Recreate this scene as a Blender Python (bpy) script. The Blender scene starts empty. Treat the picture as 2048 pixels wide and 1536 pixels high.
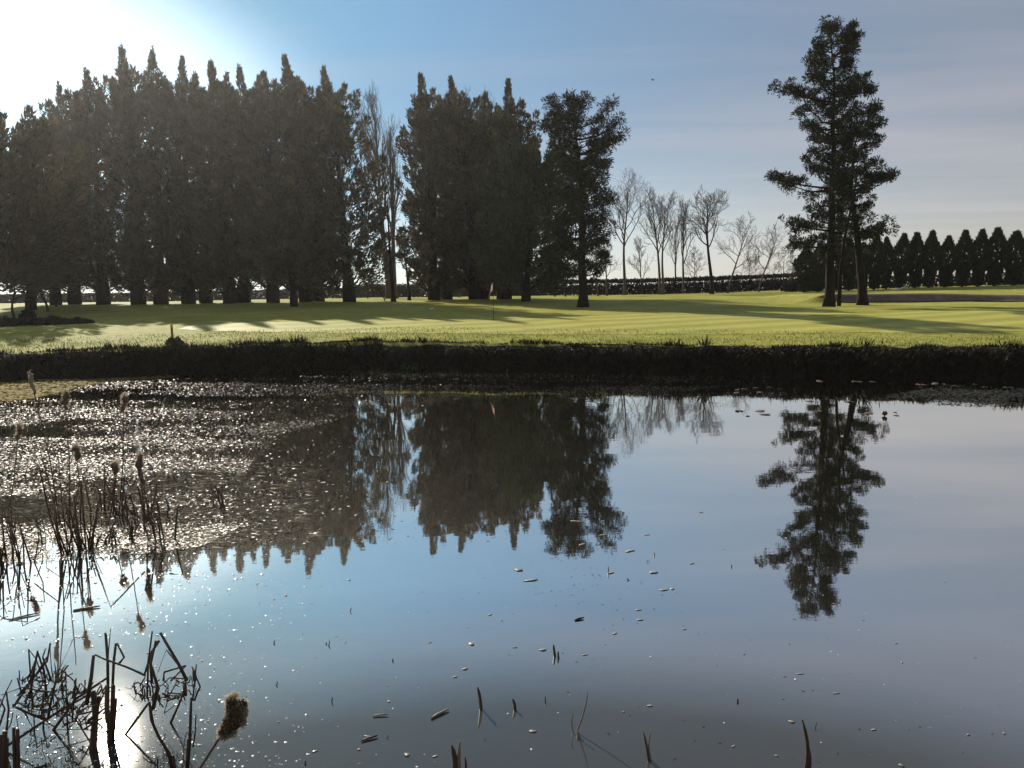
import bpy, math, random
import numpy as np
from mathutils import Matrix, Vector

# ------------------------------------------------------------------ camera
SC = bpy.context.scene
COL = SC.collection
R = math.radians
F, CX, CY = 1480.0, 1024.0, 768.0          # photo pixels
EYE = np.array([0.0, 0.0, 3.0])
cam_d = bpy.data.cameras.new("camera")
cam = bpy.data.objects.new("camera", cam_d)
COL.objects.link(cam)
cam_d.sensor_width = 36.0
cam_d.lens = 36.0 * F / 2048.0
cam_d.clip_start = 0.05
cam_d.clip_end = 5000.0
CAM_R = Matrix.Rotation(R(90 - 6.86), 3, 'X') @ Matrix.Rotation(R(-0.7), 3, 'Z')
cam.matrix_world = Matrix.Translation(Vector(EYE)) @ CAM_R.to_4x4()
SC.camera = cam
CAMN = np.array(CAM_R)

# ------------------------------------------------------------------ sky, sun, exposure
SUN_AZ, SUN_EL = -30.0, 29.0               # left of straight ahead, above the horizon
SUN_DIR = Vector((math.sin(R(SUN_AZ)) * math.cos(R(SUN_EL)), math.cos(R(SUN_AZ)) * math.cos(R(SUN_EL)), math.sin(R(SUN_EL))))
SUN_STRENGTH, SKY_STRENGTH, EXPOSURE = 5.0, 0.09, 0.25
SKY_GAMMA, SKY_SAT, SKY_TINT, CIRRUS = 0.50, 1.32, (1.98, 1.67, 1.60), (5.9, 5.4, 5.6)
SKY_TINT_SUN = (0.78, 1.84, 2.45)
w = bpy.data.worlds.new("World")
SC.world = w
w.use_nodes = True
nt = w.node_tree
nt.nodes.clear()


def N(tree, kind, **kw):
    n = tree.nodes.new(kind)
    for k, v in kw.items():
        if k in n.inputs.keys() if isinstance(k, str) else False:
            n.inputs[k].default_value = v
        else:
            setattr(n, k, v)
    return n


out = N(nt, 'ShaderNodeOutputWorld')
bg = N(nt, 'ShaderNodeBackground')
bg.inputs['Strength'].default_value = SKY_STRENGTH
sky = N(nt, 'ShaderNodeTexSky')
sky.sky_type = 'NISHITA'
sky.sun_disc = False
sky.sun_elevation = R(SUN_EL)
sky.sun_rotation = R(SUN_AZ)
sky.altitude = 20.0
sky.air_density = 1.0
sky.dust_density = 0.35
sky.ozone_density = 1.6
tc = N(nt, 'ShaderNodeTexCoord')


def wmath(op, a, b=None, clamp=False):
    n = nt.nodes.new('ShaderNodeMath')
    n.operation = op
    n.use_clamp = clamp
    for i, x in enumerate((a, b)):
        if x is None:
            continue
        if isinstance(x, (int, float)):
            n.inputs[i].default_value = x
        else:
            nt.links.new(x, n.inputs[i])
    return n.outputs[0]


def wmix(blend, fac, a, b):
    n = nt.nodes.new('ShaderNodeMix')
    n.data_type = 'RGBA'
    n.blend_type = blend
    for i, x in ((0, fac), (6, a), (7, b)):
        if isinstance(x, (int, float)):
            n.inputs[i].default_value = x
        elif isinstance(x, tuple):
            n.inputs[i].default_value = (*x, 1)
        else:
            nt.links.new(x, n.inputs[i])
    return n.outputs[2]


# thin cirrus veil: soft noise stretched along one direction of the sky
vm = nt.nodes.new('ShaderNodeVectorMath')
vm.operation = 'NORMALIZE'
nt.links.new(tc.outputs['Generated'], vm.inputs[0])
sep = nt.nodes.new('ShaderNodeSeparateXYZ')
nt.links.new(vm.outputs[0], sep.inputs[0])
# the sun's bloom, put into the sky colour as bright patches low down
def sky_dir(az, el):
    return Vector((math.sin(R(az)) * math.cos(R(el)), math.cos(R(az)) * math.cos(R(el)), math.sin(R(el))))


def wdot(vec):
    n = nt.nodes.new('ShaderNodeVectorMath')
    n.operation = 'DOT_PRODUCT'
    nt.links.new(vm.outputs[0], n.inputs[0])
    n.inputs[1].default_value = vec
    return n.outputs['Value']


def glow_patch(az, el, wid, hei, gain, power):
    bc = sky_dir(az, el)
    bh = Vector((math.cos(R(az)), -math.sin(R(az)), 0))
    bu = bc.cross(bh) * -1.0
    q1 = wmath('POWER', wmath('ABSOLUTE', wmath('DIVIDE', wdot(bh), wid)), 2.0)
    q2 = wmath('POWER', wmath('ABSOLUTE', wmath('DIVIDE', wdot(bu), hei)), 2.0)
    e_ = wmath('EXPONENT', wmath('MULTIPLY', wmath('POWER', wmath('ADD', q1, q2), power), -1.0))
    return wmath('MULTIPLY', wmath('MULTIPLY', e_, gain), wmath('GREATER_THAN', wdot(bc), 0.0))


bank = wmath('ADD', glow_patch(-33.5, 13.5, 0.27, 0.135, 9.0, 2.2), glow_patch(-14.0, 1.0, 0.60, 0.11, 3.6, 1.0))  # glow added to the sky colour: bloom under the sun, then a paler horizon
zc = wmath('MAXIMUM', sep.outputs['Z'], 0.06)
cu = nt.nodes.new('ShaderNodeCombineXYZ')
nt.links.new(wmath('DIVIDE', sep.outputs['X'], zc), cu.inputs[0])
nt.links.new(wmath('DIVIDE', sep.outputs['Y'], zc), cu.inputs[1])
mp = nt.nodes.new('ShaderNodeMapping')
mp.inputs['Rotation'].default_value = (0, 0, R(35))
mp.inputs['Scale'].default_value = (0.22, 0.8, 1)
nt.links.new(cu.outputs[0], mp.inputs[0])
nz = nt.nodes.new('ShaderNodeTexNoise')
nz.inputs['Scale'].default_value = 0.9
nz.inputs['Detail'].default_value = 6
nz.inputs['Distortion'].default_value = 0.6
nt.links.new(mp.outputs[0], nz.inputs['Vector'])
cm = nt.nodes.new('ShaderNodeMapRange')
cm.inputs[1].default_value = 0.42
cm.inputs[2].default_value = 0.78
cm.inputs[3].default_value = 0.0
cm.inputs[4].default_value = 0.46
nt.links.new(nz.outputs[0], cm.inputs[0])
gm = nt.nodes.new('ShaderNodeGamma')
gm.inputs[1].default_value = SKY_GAMMA
nt.links.new(sky.outputs[0], gm.inputs[0])
hs_ = nt.nodes.new('ShaderNodeHueSaturation')
hs_.inputs['Saturation'].default_value = SKY_SAT
nt.links.new(gm.outputs[0], hs_.inputs['Color'])
dt = wdot(SUN_DIR)
near = wmath('POWER', wmath('MAXIMUM', dt, 0.0), 4.0)
tint = wmix('MIX', near, SKY_TINT, SKY_TINT_SUN)
veil_k = wmath('SUBTRACT', 1.0, wmath('MULTIPLY', wmath('POWER', wmath('MAXIMUM', dt, 0.0), 40.0), 0.5))
tv = nt.nodes.new('ShaderNodeVectorMath')
tv.operation = 'SCALE'
nt.links.new(tint, tv.inputs[0])
nt.links.new(veil_k, tv.inputs['Scale'])
tint = tv.outputs[0]
base = wmix('MULTIPLY', 1.0, hs_.outputs[0], tint)
veil = wmix('MIX', cm.outputs[0], base, CIRRUS)
g1 = nt.nodes.new('ShaderNodeVectorMath')
g1.operation = 'SCALE'
g1.inputs[0].default_value = (0.90, 1.0, 0.98)
nt.links.new(bank, g1.inputs['Scale'])
tot = wmix('ADD', 1.0, veil, g1.outputs[0])
nt.links.new(tot, bg.inputs['Color'])
nt.links.new(bg.outputs[0], out.inputs['Surface'])

sun_d = bpy.data.lights.new("sun", 'SUN')
sun_d.energy = SUN_STRENGTH
sun_d.angle = R(0.53)
sun_d.color = (1.0, 0.93, 0.82)
sun = bpy.data.objects.new("sun", sun_d)
COL.objects.link(sun)
sun.rotation_euler = SUN_DIR.to_track_quat('Z', 'Y').to_euler()
sun.location = SUN_DIR * 60

vs = SC.view_settings
vs.view_transform = 'Standard'
vs.look = 'None'
vs.exposure = EXPOSURE
vs.gamma = 1.0
SC.render.film_transparent = False
cy = SC.cycles
cy.use_denoising = True
cy.denoising_input_passes = 'RGB_ALBEDO_NORMAL'
cy.denoising_prefilter = 'ACCURATE'
cy.max_bounces = 8
cy.transparent_max_bounces = 8
cy.sample_clamp_indirect = 6.0
cy.caustics_reflective = False
cy.caustics_refractive = False
cy.use_adaptive_sampling = True
cy.adaptive_threshold = 0.01

# ------------------------------------------------------------------ helpers


def ray(u, v):
    d = CAMN @ np.array([(u - CX) / F, (CY - v) / F, -1.0])
    return d


def at_y(u, v, Y):
    d = ray(u, v)
    return EYE + d * (Y / d[1])


def at_z(u, v, z=0.0):
    d = ray(u, v)
    return EYE + d * ((z - EYE[2]) / d[2])


class MB:
    def __init__(self):
        self.V, self.F, self.n = [], [], 0

    def add(self, v, f):
        v = np.asarray(v, float).reshape(-1, 3)
        f = np.asarray(f, int)
        self.V.append(v)
        self.F.append(f + self.n)
        self.n += len(v)

    def build(self, name, mat, parent=None, smooth=False, loc=None):
        v = np.concatenate(self.V)
        if loc is not None:
            v = v - np.asarray(loc)
        me = bpy.data.meshes.new(name)
        me.vertices.add(len(v))
        me.vertices.foreach_set("co", v.astype(np.float32).ravel())
        loops = np.concatenate([f.ravel() for f in self.F])
        tot = np.concatenate([np.full(len(f), f.shape[1]) for f in self.F])
        start = np.concatenate([[0], np.cumsum(tot)[:-1]])
        me.loops.add(len(loops))
        me.loops.foreach_set("vertex_index", loops.astype(np.int32))
        me.polygons.add(len(tot))
        me.polygons.foreach_set("loop_start", start.astype(np.int32))
        me.polygons.foreach_set("loop_total", tot.astype(np.int32))
        if smooth:
            me.polygons.foreach_set("use_smooth", np.ones(len(tot), bool))
        me.update(calc_edges=True)
        me.validate()
        me.materials.append(mat)
        o = bpy.data.objects.new(name, me)
        COL.objects.link(o)
        if parent is not None:
            o.parent = parent
        if loc is not None:
            o.location = loc
        return o

    def tube(self, pts, rad, sides=5, cap=True, flat=1.0):
        p = np.asarray(pts, float)
        n = len(p)
        r = np.broadcast_to(np.asarray(rad, float), (n,))
        t = np.gradient(p, axis=0)
        t /= np.linalg.norm(t, axis=1)[:, None] + 1e-9
        ref = np.array([0, 0, 1.0]) if abs(t[:, 2]).mean() < 0.6 and flat == 1.0 else np.array([0, 1.0, 0])
        a = np.cross(t, ref)
        a /= np.linalg.norm(a, axis=1)[:, None] + 1e-9
        b = np.cross(t, a)
        th = np.arange(sides) * 2 * math.pi / sides
        v = p[:, None, :] + r[:, None, None] * (np.cos(th)[None, :, None] * a[:, None, :] + flat * np.sin(th)[None, :, None] * b[:, None, :])
        i = np.arange(n - 1)[:, None] * sides
        j = np.arange(sides)[None, :]
        k = (j + 1) % sides
        f = np.stack([i + j, i + k, i + sides + k, i + sides + j], -1).reshape(-1, 4)
        self.add(v.reshape(-1, 3), f)
        if cap and sides > 2:
            self.F.append(np.array([np.arange(sides)[::-1] + self.n - n * sides]))
            self.F.append(np.array([np.arange(sides) + self.n - sides]))

    def leaves(self, P, D, L, W, rng):
        P = np.asarray(P, float)
        n = len(P)
        D = D / (np.linalg.norm(D, axis=1)[:, None] + 1e-9)
        a = np.cross(D, rng.normal(size=(n, 3)))
        a /= np.linalg.norm(a, axis=1)[:, None] + 1e-9
        L = np.broadcast_to(L, (n,))[:, None]
        W = np.broadcast_to(W, (n,))[:, None]
        v = np.stack([P, P + D * L * 0.42 + a * W * .5, P + D * L, P + D * L * 0.42 - a * W * .5], 1)
        f = np.arange(n * 4).reshape(n, 4)
        self.add(v.reshape(-1, 3), f)

    def flats(self, P, S, A, tilt, rng, asp=0.6):
        """small discs (hexagons) lying about level; S size, A heading, tilt amount"""
        n = len(P)
        th = np.arange(6) * math.pi / 3
        ring = np.stack([np.cos(th), np.sin(th) * asp], 1)
        ring = ring[None] * (0.8 + 0.4 * rng.random((n, 6, 1))) * np.asarray(S)[:, None, None] * .5
        ca, sa = np.cos(A)[:, None], np.sin(A)[:, None]
        x = ring[:, :, 0] * ca - ring[:, :, 1] * sa
        y = ring[:, :, 0] * sa + ring[:, :, 1] * ca
        tx = rng.normal(size=(n, 1)) * tilt
        ty = rng.normal(size=(n, 1)) * tilt
        z = x * tx + y * ty
        v = np.stack([x, y, z], 2) + np.asarray(P)[:, None, :]
        self.add(v.reshape(-1, 3), np.arange(n * 6).reshape(n, 6))

    def lump(self, c, rx, ry, rz, rng, rings=8, segs=12, jit=0.12):
        th = np.linspace(0, math.pi, rings + 1)
        ph = np.arange(segs) * 2 * math.pi / segs
        v = []
        for i, t in enumerate(th):
            for q in ph:
                s = 1 + jit * (rng.random() - .5) * 2
                v.append((c[0] + rx * s * math.sin(t) * math.cos(q), c[1] + ry * s * math.sin(t) * math.sin(q), c[2] + rz * s * math.cos(t)))
        f = []
        for i in range(rings):
            for j in range(segs):
                k = (j + 1) % segs
                f.append((i * segs + j, (i + 1) * segs + j, (i + 1) * segs + k, i * segs + k))
        self.add(v, f)


def tag(o, label=None, cat=None, group=None, kind=None):
    if label:
        o['label'] = label
    if cat:
        o['category'] = cat
    if group:
        o['group'] = group
    if kind:
        o['kind'] = kind
    return o


def empty(name, loc):
    o = bpy.data.objects.new(name, None)
    o.empty_display_size = 0.3
    COL.objects.link(o)
    o.location = loc
    return o


def sm(x, a, b):
    t = np.clip((np.asarray(x, float) - a) / (b - a), 0, 1)
    return t * t * (3 - 2 * t)


# ------------------------------------------------------------------ materials


def new_mat(name):
    m = bpy.data.materials.new(name)
    m.use_nodes = True
    t = m.node_tree
    t.nodes.clear()
    o = t.nodes.new('ShaderNodeOutputMaterial')
    return m, t, o


def ramp_noise(t, scale, cols, detail=5, coord='Object', stretch=None, dist=0.0, rough=0.6):
    tc = t.nodes.new('ShaderNodeTexCoord')
    n = t.nodes.new('ShaderNodeTexNoise')
    n.inputs['Scale'].default_value = scale
    n.inputs['Detail'].default_value = detail
    n.inputs['Roughness'].default_value = rough
    n.inputs['Distortion'].default_value = dist
    if stretch:
        mp = t.nodes.new('ShaderNodeMapping')
        mp.inputs['Scale'].default_value = stretch
        t.links.new(tc.outputs[coord], mp.inputs[0])
        t.links.new(mp.outputs[0], n.inputs['Vector'])
    else:
        t.links.new(tc.outputs[coord], n.inputs['Vector'])
    r = t.nodes.new('ShaderNodeValToRGB')
    e = r.color_ramp.elements
    while len(e) < len(cols):
        e.new(0.5)
    for i, (p, c) in enumerate(cols):
        e[i].position = p
        e[i].color = (*c, 1)
    t.links.new(n.outputs[0], r.inputs[0])
    return r.outputs[0], n.outputs[0]


def foliage_mat(name, cols, trans=0.2, rough=0.55, vary=0.35, spec=0.3, tint=None):
    m, t, o = new_mat(name)
    col, _ = ramp_noise(t, 0.8, cols, detail=3)
    geo = t.nodes.new('ShaderNodeNewGeometry')
    oi = t.nodes.new('ShaderNodeObjectInfo')
    mr = t.nodes.new('ShaderNodeMapRange')
    mr.inputs[3].default_value = 1 - vary
    mr.inputs[4].default_value = 1 + vary
    t.links.new(geo.outputs['Random Per Island'], mr.inputs[0])
    hs = t.nodes.new('ShaderNodeHueSaturation')
    mh = t.nodes.new('ShaderNodeMapRange')
    mh.inputs[3].default_value = 0.485
    mh.inputs[4].default_value = 0.515
    t.links.new(oi.outputs['Random'], mh.inputs[0])
    t.links.new(mh.outputs[0], hs.inputs['Hue'])
    t.links.new(mr.outputs[0], hs.inputs['Value'])
    t.links.new(col, hs.inputs['Color'])
    b = t.nodes.new('ShaderNodeBsdfPrincipled')
    b.inputs['Roughness'].default_value = rough
    b.inputs['Specular IOR Level'].default_value = spec
    if tint:
        b.inputs['Specular Tint'].default_value = (*tint, 1)
    t.links.new(hs.outputs[0], b.inputs['Base Color'])
    if trans > 0:
        tr = t.nodes.new('ShaderNodeBsdfTranslucent')
        t.links.new(hs.outputs[0], tr.inputs['Color'])
        mx = t.nodes.new('ShaderNodeMixShader')
        mx.inputs[0].default_value = trans
        t.links.new(b.outputs[0], mx.inputs[1])
        t.links.new(tr.outputs[0], mx.inputs[2])
        t.links.new(mx.outputs[0], o.inputs[0])
    else:
        t.links.new(b.outputs[0], o.inputs[0])
    return m


def plain_mat(name, cols, scale=4.0, rough=0.7, spec=0.4, bump=0.0, stretch=None, bscale=None):
    m, t, o = new_mat(name)
    col, fac = ramp_noise(t, scale, cols, stretch=stretch)
    b = t.nodes.new('ShaderNodeBsdfPrincipled')
    b.inputs['Roughness'].default_value = rough
    b.inputs['Specular IOR Level'].default_value = spec
    t.links.new(col, b.inputs['Base Color'])
    if bump:
        _, f2 = ramp_noise(t, bscale or scale * 3, [(0, (0, 0, 0)), (1, (1, 1, 1))], stretch=stretch)
        bn = t.nodes.new('ShaderNodeBump')
        bn.inputs['Strength'].default_value = 1.0
        bn.inputs['Distance'].default_value = bump
        t.links.new(f2, bn.inputs['Height'])
        t.links.new(bn.outputs[0], b.inputs['Normal'])
    t.links.new(b.outputs[0], o.inputs[0])
    return m


def grass_mat(name, dark, mid, pale, stripes=0.0, sheen=0.5, bumpd=0.05):
    """mown grass: patchy colour, fine grain, a glossy forward scatter like blades lit from behind"""
    m, t, o = new_mat(name)
    c1, f1 = ramp_noise(t, 0.22, [(0.3, dark), (0.52, mid), (0.72, pale)], detail=8, rough=0.7)
    c2, f2 = ramp_noise(t, 2.6, [(0.30, tuple(x * .55 for x in dark)), (0.5, mid), (0.75, tuple(min(1, x * 1.25) for x in pale))], detail=6, rough=0.75)
    mx = t.nodes.new('ShaderNodeMix')
    mx.data_type = 'RGBA'
    mx.inputs[0].default_value = 0.5 if not stripes else 0.22
    t.links.new(c1, mx.inputs[6])
    t.links.new(c2, mx.inputs[7])
    col = mx.outputs[2]
    if stripes:
        tcn = t.nodes.new('ShaderNodeTexCoord')
        mp = t.nodes.new('ShaderNodeMapping')
        mp.inputs['Rotation'].default_value = (0, 0, R(66))
        t.links.new(tcn.outputs['Object'], mp.inputs[0])
        wv = t.nodes.new('ShaderNodeTexWave')
        wv.inputs['Scale'].default_value = 0.13
        wv.inputs['Distortion'].default_value = 1.4
        wv.inputs['Detail'].default_value = 2
        wv.inputs['Detail Scale'].default_value = 0.6
        t.links.new(mp.outputs[0], wv.inputs[0])
        mr = t.nodes.new('ShaderNodeMapRange')
        mr.inputs[3].default_value = 1 - stripes
        mr.inputs[4].default_value = 1 + stripes
        t.links.new(wv.outputs['Fac'], mr.inputs[0])
        vmx = t.nodes.new('ShaderNodeVectorMath')
        vmx.operation = 'SCALE'
        t.links.new(col, vmx.inputs[0])
        t.links.new(mr.outputs[0], vmx.inputs['Scale'])
        col = vmx.outputs[0]
    b = t.nodes.new('ShaderNodeBsdfPrincipled')
    b.inputs['Roughness'].default_value = 0.62
    b.inputs['Specular IOR Level'].default_value = sheen
    b.inputs['Specular Tint'].default_value = (0.92, 0.95, 0.55, 1)
    t.links.new(col, b.inputs['Base Color'])
    _, fb = ramp_noise(t, 9.0, [(0, (0, 0, 0)), (1, (1, 1, 1))], detail=6, rough=0.8)
    bn = t.nodes.new('ShaderNodeBump')
    bn.inputs['Strength'].default_value = 0.8
    bn.inputs['Distance'].default_value = bumpd
    t.links.new(fb, bn.inputs['Height'])
    t.links.new(bn.outputs[0], b.inputs['Normal'])
    t.links.new(b.outputs[0], o.inputs[0])
    return m


M = {}
M['grass'] = grass_mat('grass_rough', (.17, .18, .035), (.36, .345, .072), (.54, .485, .18), 0, 0.012, 0.06)
M['green'] = grass_mat('grass_green', (.34, .33, .065), (.405, .38, .083), (.47, .43, .11), 0.15, 0.06, 0.02)
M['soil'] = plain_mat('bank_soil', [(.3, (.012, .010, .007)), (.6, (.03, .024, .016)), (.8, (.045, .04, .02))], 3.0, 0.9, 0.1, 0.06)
M['sand'] = plain_mat('bunker_sand', [(.3, (.13, .095, .075)), (.6, (.19, .145, .11)), (.8, (.23, .18, .14))], 1.4, 0.9, 0.1, 0.03)
M['cypress'] = foliage_mat('cypress_leaf', [(.32, (.034, .036, .016)), (.52, (.10, .09, .042)), (.70, (.23, .165, .10))], 0.14, 0.6, 0.4, 0.25)
M['conifer_green'] = foliage_mat('conifer_green_leaf', [(.3, (0.040, 0.061, 0.022)), (.55, (0.081, 0.108, 0.040)), (.75, (0.153, 0.126, 0.063))], 0.14, 0.6, 0.4, 0.25)
M['pine'] = foliage_mat('pine_needle', [(.3, (.020, .026, .012)), (.55, (.040, .046, .020)), (.75, (.075, .055, .032))], 0.10, 0.6, 0.4, 0.2)
M['thuja'] = foliage_mat('thuja_leaf', [(.3, (0.021, 0.030, 0.015)), (.55, (0.036, 0.045, 0.021)), (.8, (0.075, 0.051, 0.033))], 0.08, 0.7, 0.35, 0.2)
M['bark'] = plain_mat('bark', [(.3, (.014, .011, .008)), (.6, (.030, .023, .017)), (.8, (.055, .044, .033))], 2.2, 0.9, 0.15, 0.05, (1, 1, .22))
M['barkgrey'] = plain_mat('grey_bark', [(.3, (.06, .045, .034)), (.6, (.11, .085, .065)), (.8, (.16, .13, .10))], 2.2, 0.9, 0.2, 0.03, (1, 1, .25))
M['twig'] = plain_mat('twig_bark', [(.3, (.07, .055, .045)), (.7, (.14, .11, .09))], 2.0, 0.85, 0.2)
M['hedge'] = foliage_mat('hedge_leaf', [(.3, (.016, .016, .009)), (.55, (.03, .026, .015)), (.75, (.055, .042, .026))], 0.12, 0.7, 0.4, 0.2)
M['hedgebrown'] = foliage_mat('hedge_brown_leaf', [(.3, (.05, .042, .03)), (.55, (.085, .07, .05)), (.75, (.12, .095, .07))], 0.15, 0.7, 0.4, 0.2)
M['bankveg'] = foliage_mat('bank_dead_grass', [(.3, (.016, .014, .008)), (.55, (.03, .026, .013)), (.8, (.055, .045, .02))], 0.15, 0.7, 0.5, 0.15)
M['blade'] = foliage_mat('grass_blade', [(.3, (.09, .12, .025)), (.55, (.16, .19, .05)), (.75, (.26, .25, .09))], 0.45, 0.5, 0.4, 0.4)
M['tuft'] = foliage_mat('green_tuft_blade', [(.3, (.09, .14, .03)), (.6, (.15, .20, .05)), (.8, (.20, .2, .08))], 0.35, 0.5, 0.4, 0.4)
M['reed'] = foliage_mat('dry_reed', [(.3, (.07, .042, .024)), (.55, (.13, .08, .045)), (.8, (.22, .15, .08))], 0.22, 0.5, 0.45, 0.4)
M['straw'] = foliage_mat('pale_straw', [(.3, (.25, .22, .14)), (.7, (.42, .36, .24))], 0.25, 0.5, 0.3, 0.4)
M['fluff'] = foliage_mat('cattail_fluff', [(.3, (.48, .40, .30)), (.7, (.72, .62, .48))], 0.55, 0.8, 0.25, 0.2)
M['head'] = plain_mat('cattail_brown', [(.3, (.05, .03, .015)), (.55, (.11, .07, .035)), (.8, (.22, .15, .08))], 60.0, 0.95, 0.1, 0.006, None, 220)
M['headpale'] = plain_mat('cattail_pale_brown', [(.3, (.08, .055, .032)), (.55, (.17, .12, .075)), (.8, (.32, .25, .17))], 30.0, 0.95, 0.1, 0.006, None, 160)
M['weed'] = foliage_mat('pond_weed', [(.3, (.016, .018, .008)), (.55, (.035, .036, .015)), (.8, (.07, .062, .03))], 0.15, 0.42, 0.5, 0.5, (1.0, .80, .60))
M['algae'] = foliage_mat('algae', [(.3, (.22, .2, .04)), (.55, (.36, .3, .07)), (.8, (.48, .38, .12))], 0.15, 0.85, 0.35, 0.1)
M['pad'] = foliage_mat('lily_pad', [(.3, (.10, .06, .04)), (.55, (.2, .15, .11)), (.8, (.32, .24, .2))], 0.15, 0.2, 0.4, 0.6)
M['leaf'] = foliage_mat('floating_leaf', [(.3, (.26, .23, .17)), (.55, (.36, .32, .26)), (.8, (.45, .41, .35))], 0.2, 0.35, 0.3, 0.5)
M['speck'] = foliage_mat('floating_speck', [(.3, (.55, .52, .46)), (.8, (.8, .77, .7))], 0.1, 0.22, 0.3, 0.6)
M['darkbit'] = foliage_mat('dark_debris', [(.3, (.02, .016, .012)), (.8, (.06, .05, .035))], 0.0, 0.5, 0.3, 0.3)
M['red'] = plain_mat('red_bud', [(.3, (.08, .018, .016)), (.7, (.16, .04, .035))], 30, 0.4, 0.5)
M['white'] = plain_mat('white_paint', [(.3, (.70, .69, .66)), (.7, (.82, .81, .78))], 6, 0.4, 0.5)
M['yellow'] = plain_mat('yellow_paint', [(.3, (.62, .5, .06)), (.7, (.75, .62, .12))], 8, 0.5, 0.4)
M['postwood'] = plain_mat('post_wood', [(.3, (.12, .10, .03)), (.7, (.26, .22, .07))], 8, 0.8, 0.2, 0.01, (1, 1, .2))
M['flag'] = foliage_mat('flag_cloth', [(.3, (.45, .30, .26)), (.7, (.62, .45, .38))], 0.35, 0.7, 0.1, 0.2)
M['birdblack'] = plain_mat('dark_feather', [(.3, (.01, .01, .012)), (.7, (.03, .03, .035))], 20, 0.6, 0.3)
M['palewood'] = plain_mat('bleached_wood', [(.3, (.5, .48, .46)), (.7, (.7, .68, .66))], 9, 0.6, 0.4)

# water: dark peaty water under a mirror whose strength follows a Fresnel curve
m, t, o = new_mat('pond_water')
tcw = t.nodes.new('ShaderNodeTexCoord')
def wnoise(scale, stretch, detail):
    mp = t.nodes.new('ShaderNodeMapping')
    mp.inputs['Scale'].default_value = stretch
    t.links.new(tcw.outputs['Object'], mp.inputs[0])
    n = t.nodes.new('ShaderNodeTexNoise')
    n.inputs['Scale'].default_value = scale
    n.inputs['Detail'].default_value = detail
    t.links.new(mp.outputs[0], n.inputs['Vector'])
    return n.outputs[0]
n1 = wnoise(0.7, (1, 1.6, 1), 2)
n2 = wnoise(7.0, (1, 1.8, 1), 2)
b1 = t.nodes.new('ShaderNodeBump')
b1.inputs['Strength'].default_value = 1.0
b1.inputs['Distance'].default_value = 0.0016
t.links.new(n1, b1.inputs['Height'])
b2 = t.nodes.new('ShaderNodeBump')
b2.inputs['Strength'].default_value = 1.0
b2.inputs['Distance'].default_value = 0.00018
t.links.new(n2, b2.inputs['Height'])
t.links.new(b1.outputs[0], b2.inputs['Normal'])
gl = t.nodes.new('ShaderNodeBsdfGlossy')
gl.distribution = 'GGX'
gl.inputs['Color'].default_value = (1.0, 0.94, 0.86, 1)
gl.inputs['Roughness'].default_value = 0.004
df = t.nodes.new('ShaderNodeBsdfDiffuse')
df.inputs['Color'].default_value = (0.055, 0.052, 0.043, 1)
lw = t.nodes.new('ShaderNodeLayerWeight')
lw.inputs['Blend'].default_value = 0.5
fr = t.nodes.new('ShaderNodeValToRGB')
ce = fr.color_ramp.elements
WR = [(.30, .06), (.42, .10), (.49, .18), (.56, .66), (.63, .91), (.72, .97), (.84, .99), (1.0, 1.0)]
while len(ce) < len(WR):
    ce.new(.5)
for e_, (p_, c_) in zip(ce, WR):
    e_.position = p_
    e_.color = (c_, c_, c_, 1)
t.links.new(lw.outputs['Facing'], fr.inputs[0])
t.links.new(b2.outputs[0], gl.inputs['Normal'])
t.links.new(b2.outputs[0], lw.inputs['Normal'])
gl2 = t.nodes.new('ShaderNodeBsdfGlossy')
gl2.inputs['Color'].default_value = (1.0, 0.94, 0.86, 1)
gl2.inputs['Roughness'].default_value = 0.065
t.links.new(b2.outputs[0], gl2.inputs['Normal'])
mg = t.nodes.new('ShaderNodeMixShader')
mg.inputs[0].default_value = 0.04
t.links.new(gl.outputs[0], mg.inputs[1])
t.links.new(gl2.outputs[0], mg.inputs[2])
mxs = t.nodes.new('ShaderNodeMixShader')
t.links.new(fr.outputs[0], mxs.inputs[0])
t.links.new(df.outputs[0], mxs.inputs[1])
t.links.new(mg.outputs[0], mxs.inputs[2])
t.links.new(mxs.outputs[0], o.inputs[0])
M['water'] = m

# ------------------------------------------------------------------ ground
GY = [0, 28, 31, 34, 41, 48, 56, 62, 70, 80, 95, 112, 130, 200, 400, 2500]
GZ = [.95, .95, 1.1, 1.3, 1.63, 1.78, 1.93, 2.08, 2.3, 2.5, 2.7, 2.84, 2.75, 2.8, 2.7, 2.4]


def lump_noise(x, y):
    return (np.sin(x * .31 + 1.3 * np.sin(y * .23)) * np.cos(y * .27 + .8) * .5 + np.sin(x * .73 + y * .41 + 2.1) * .25 + np.sin(x * .17 - y * .67) * .25)


def ground(x, y):
    x = np.asarray(x, float)
    y = np.asarray(y, float)
    z = np.interp(y, GY, GZ)
    z = z + 0.85 * sm(x, 18, 60) * sm(y, 60, 84) * (1 - sm(y, 150, 400) * .5)
    z = z - 0.25 * sm(-x, 20, 60) * sm(y, 85, 125)
    z = z + lump_noise(x, y) * .07 * sm(y, 29, 40) * (1 - .6 * sm(y, 90, 140))
    # raised bunker with a steep face towards the pond
    win = sm(x, 22.5, 25.5) * (1 - sm(x, 30, 58))
    z = z + win * .62 * sm(y, 59.2, 60.3) * (1 - sm(y, 63, 78))
    # low swell in front of the hedge
    z = z + .22 * np.exp(-((y - 66) / 3.5) ** 2) * sm(x, 4, 9) * (1 - sm(x, 22, 27))
    return z


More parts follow.
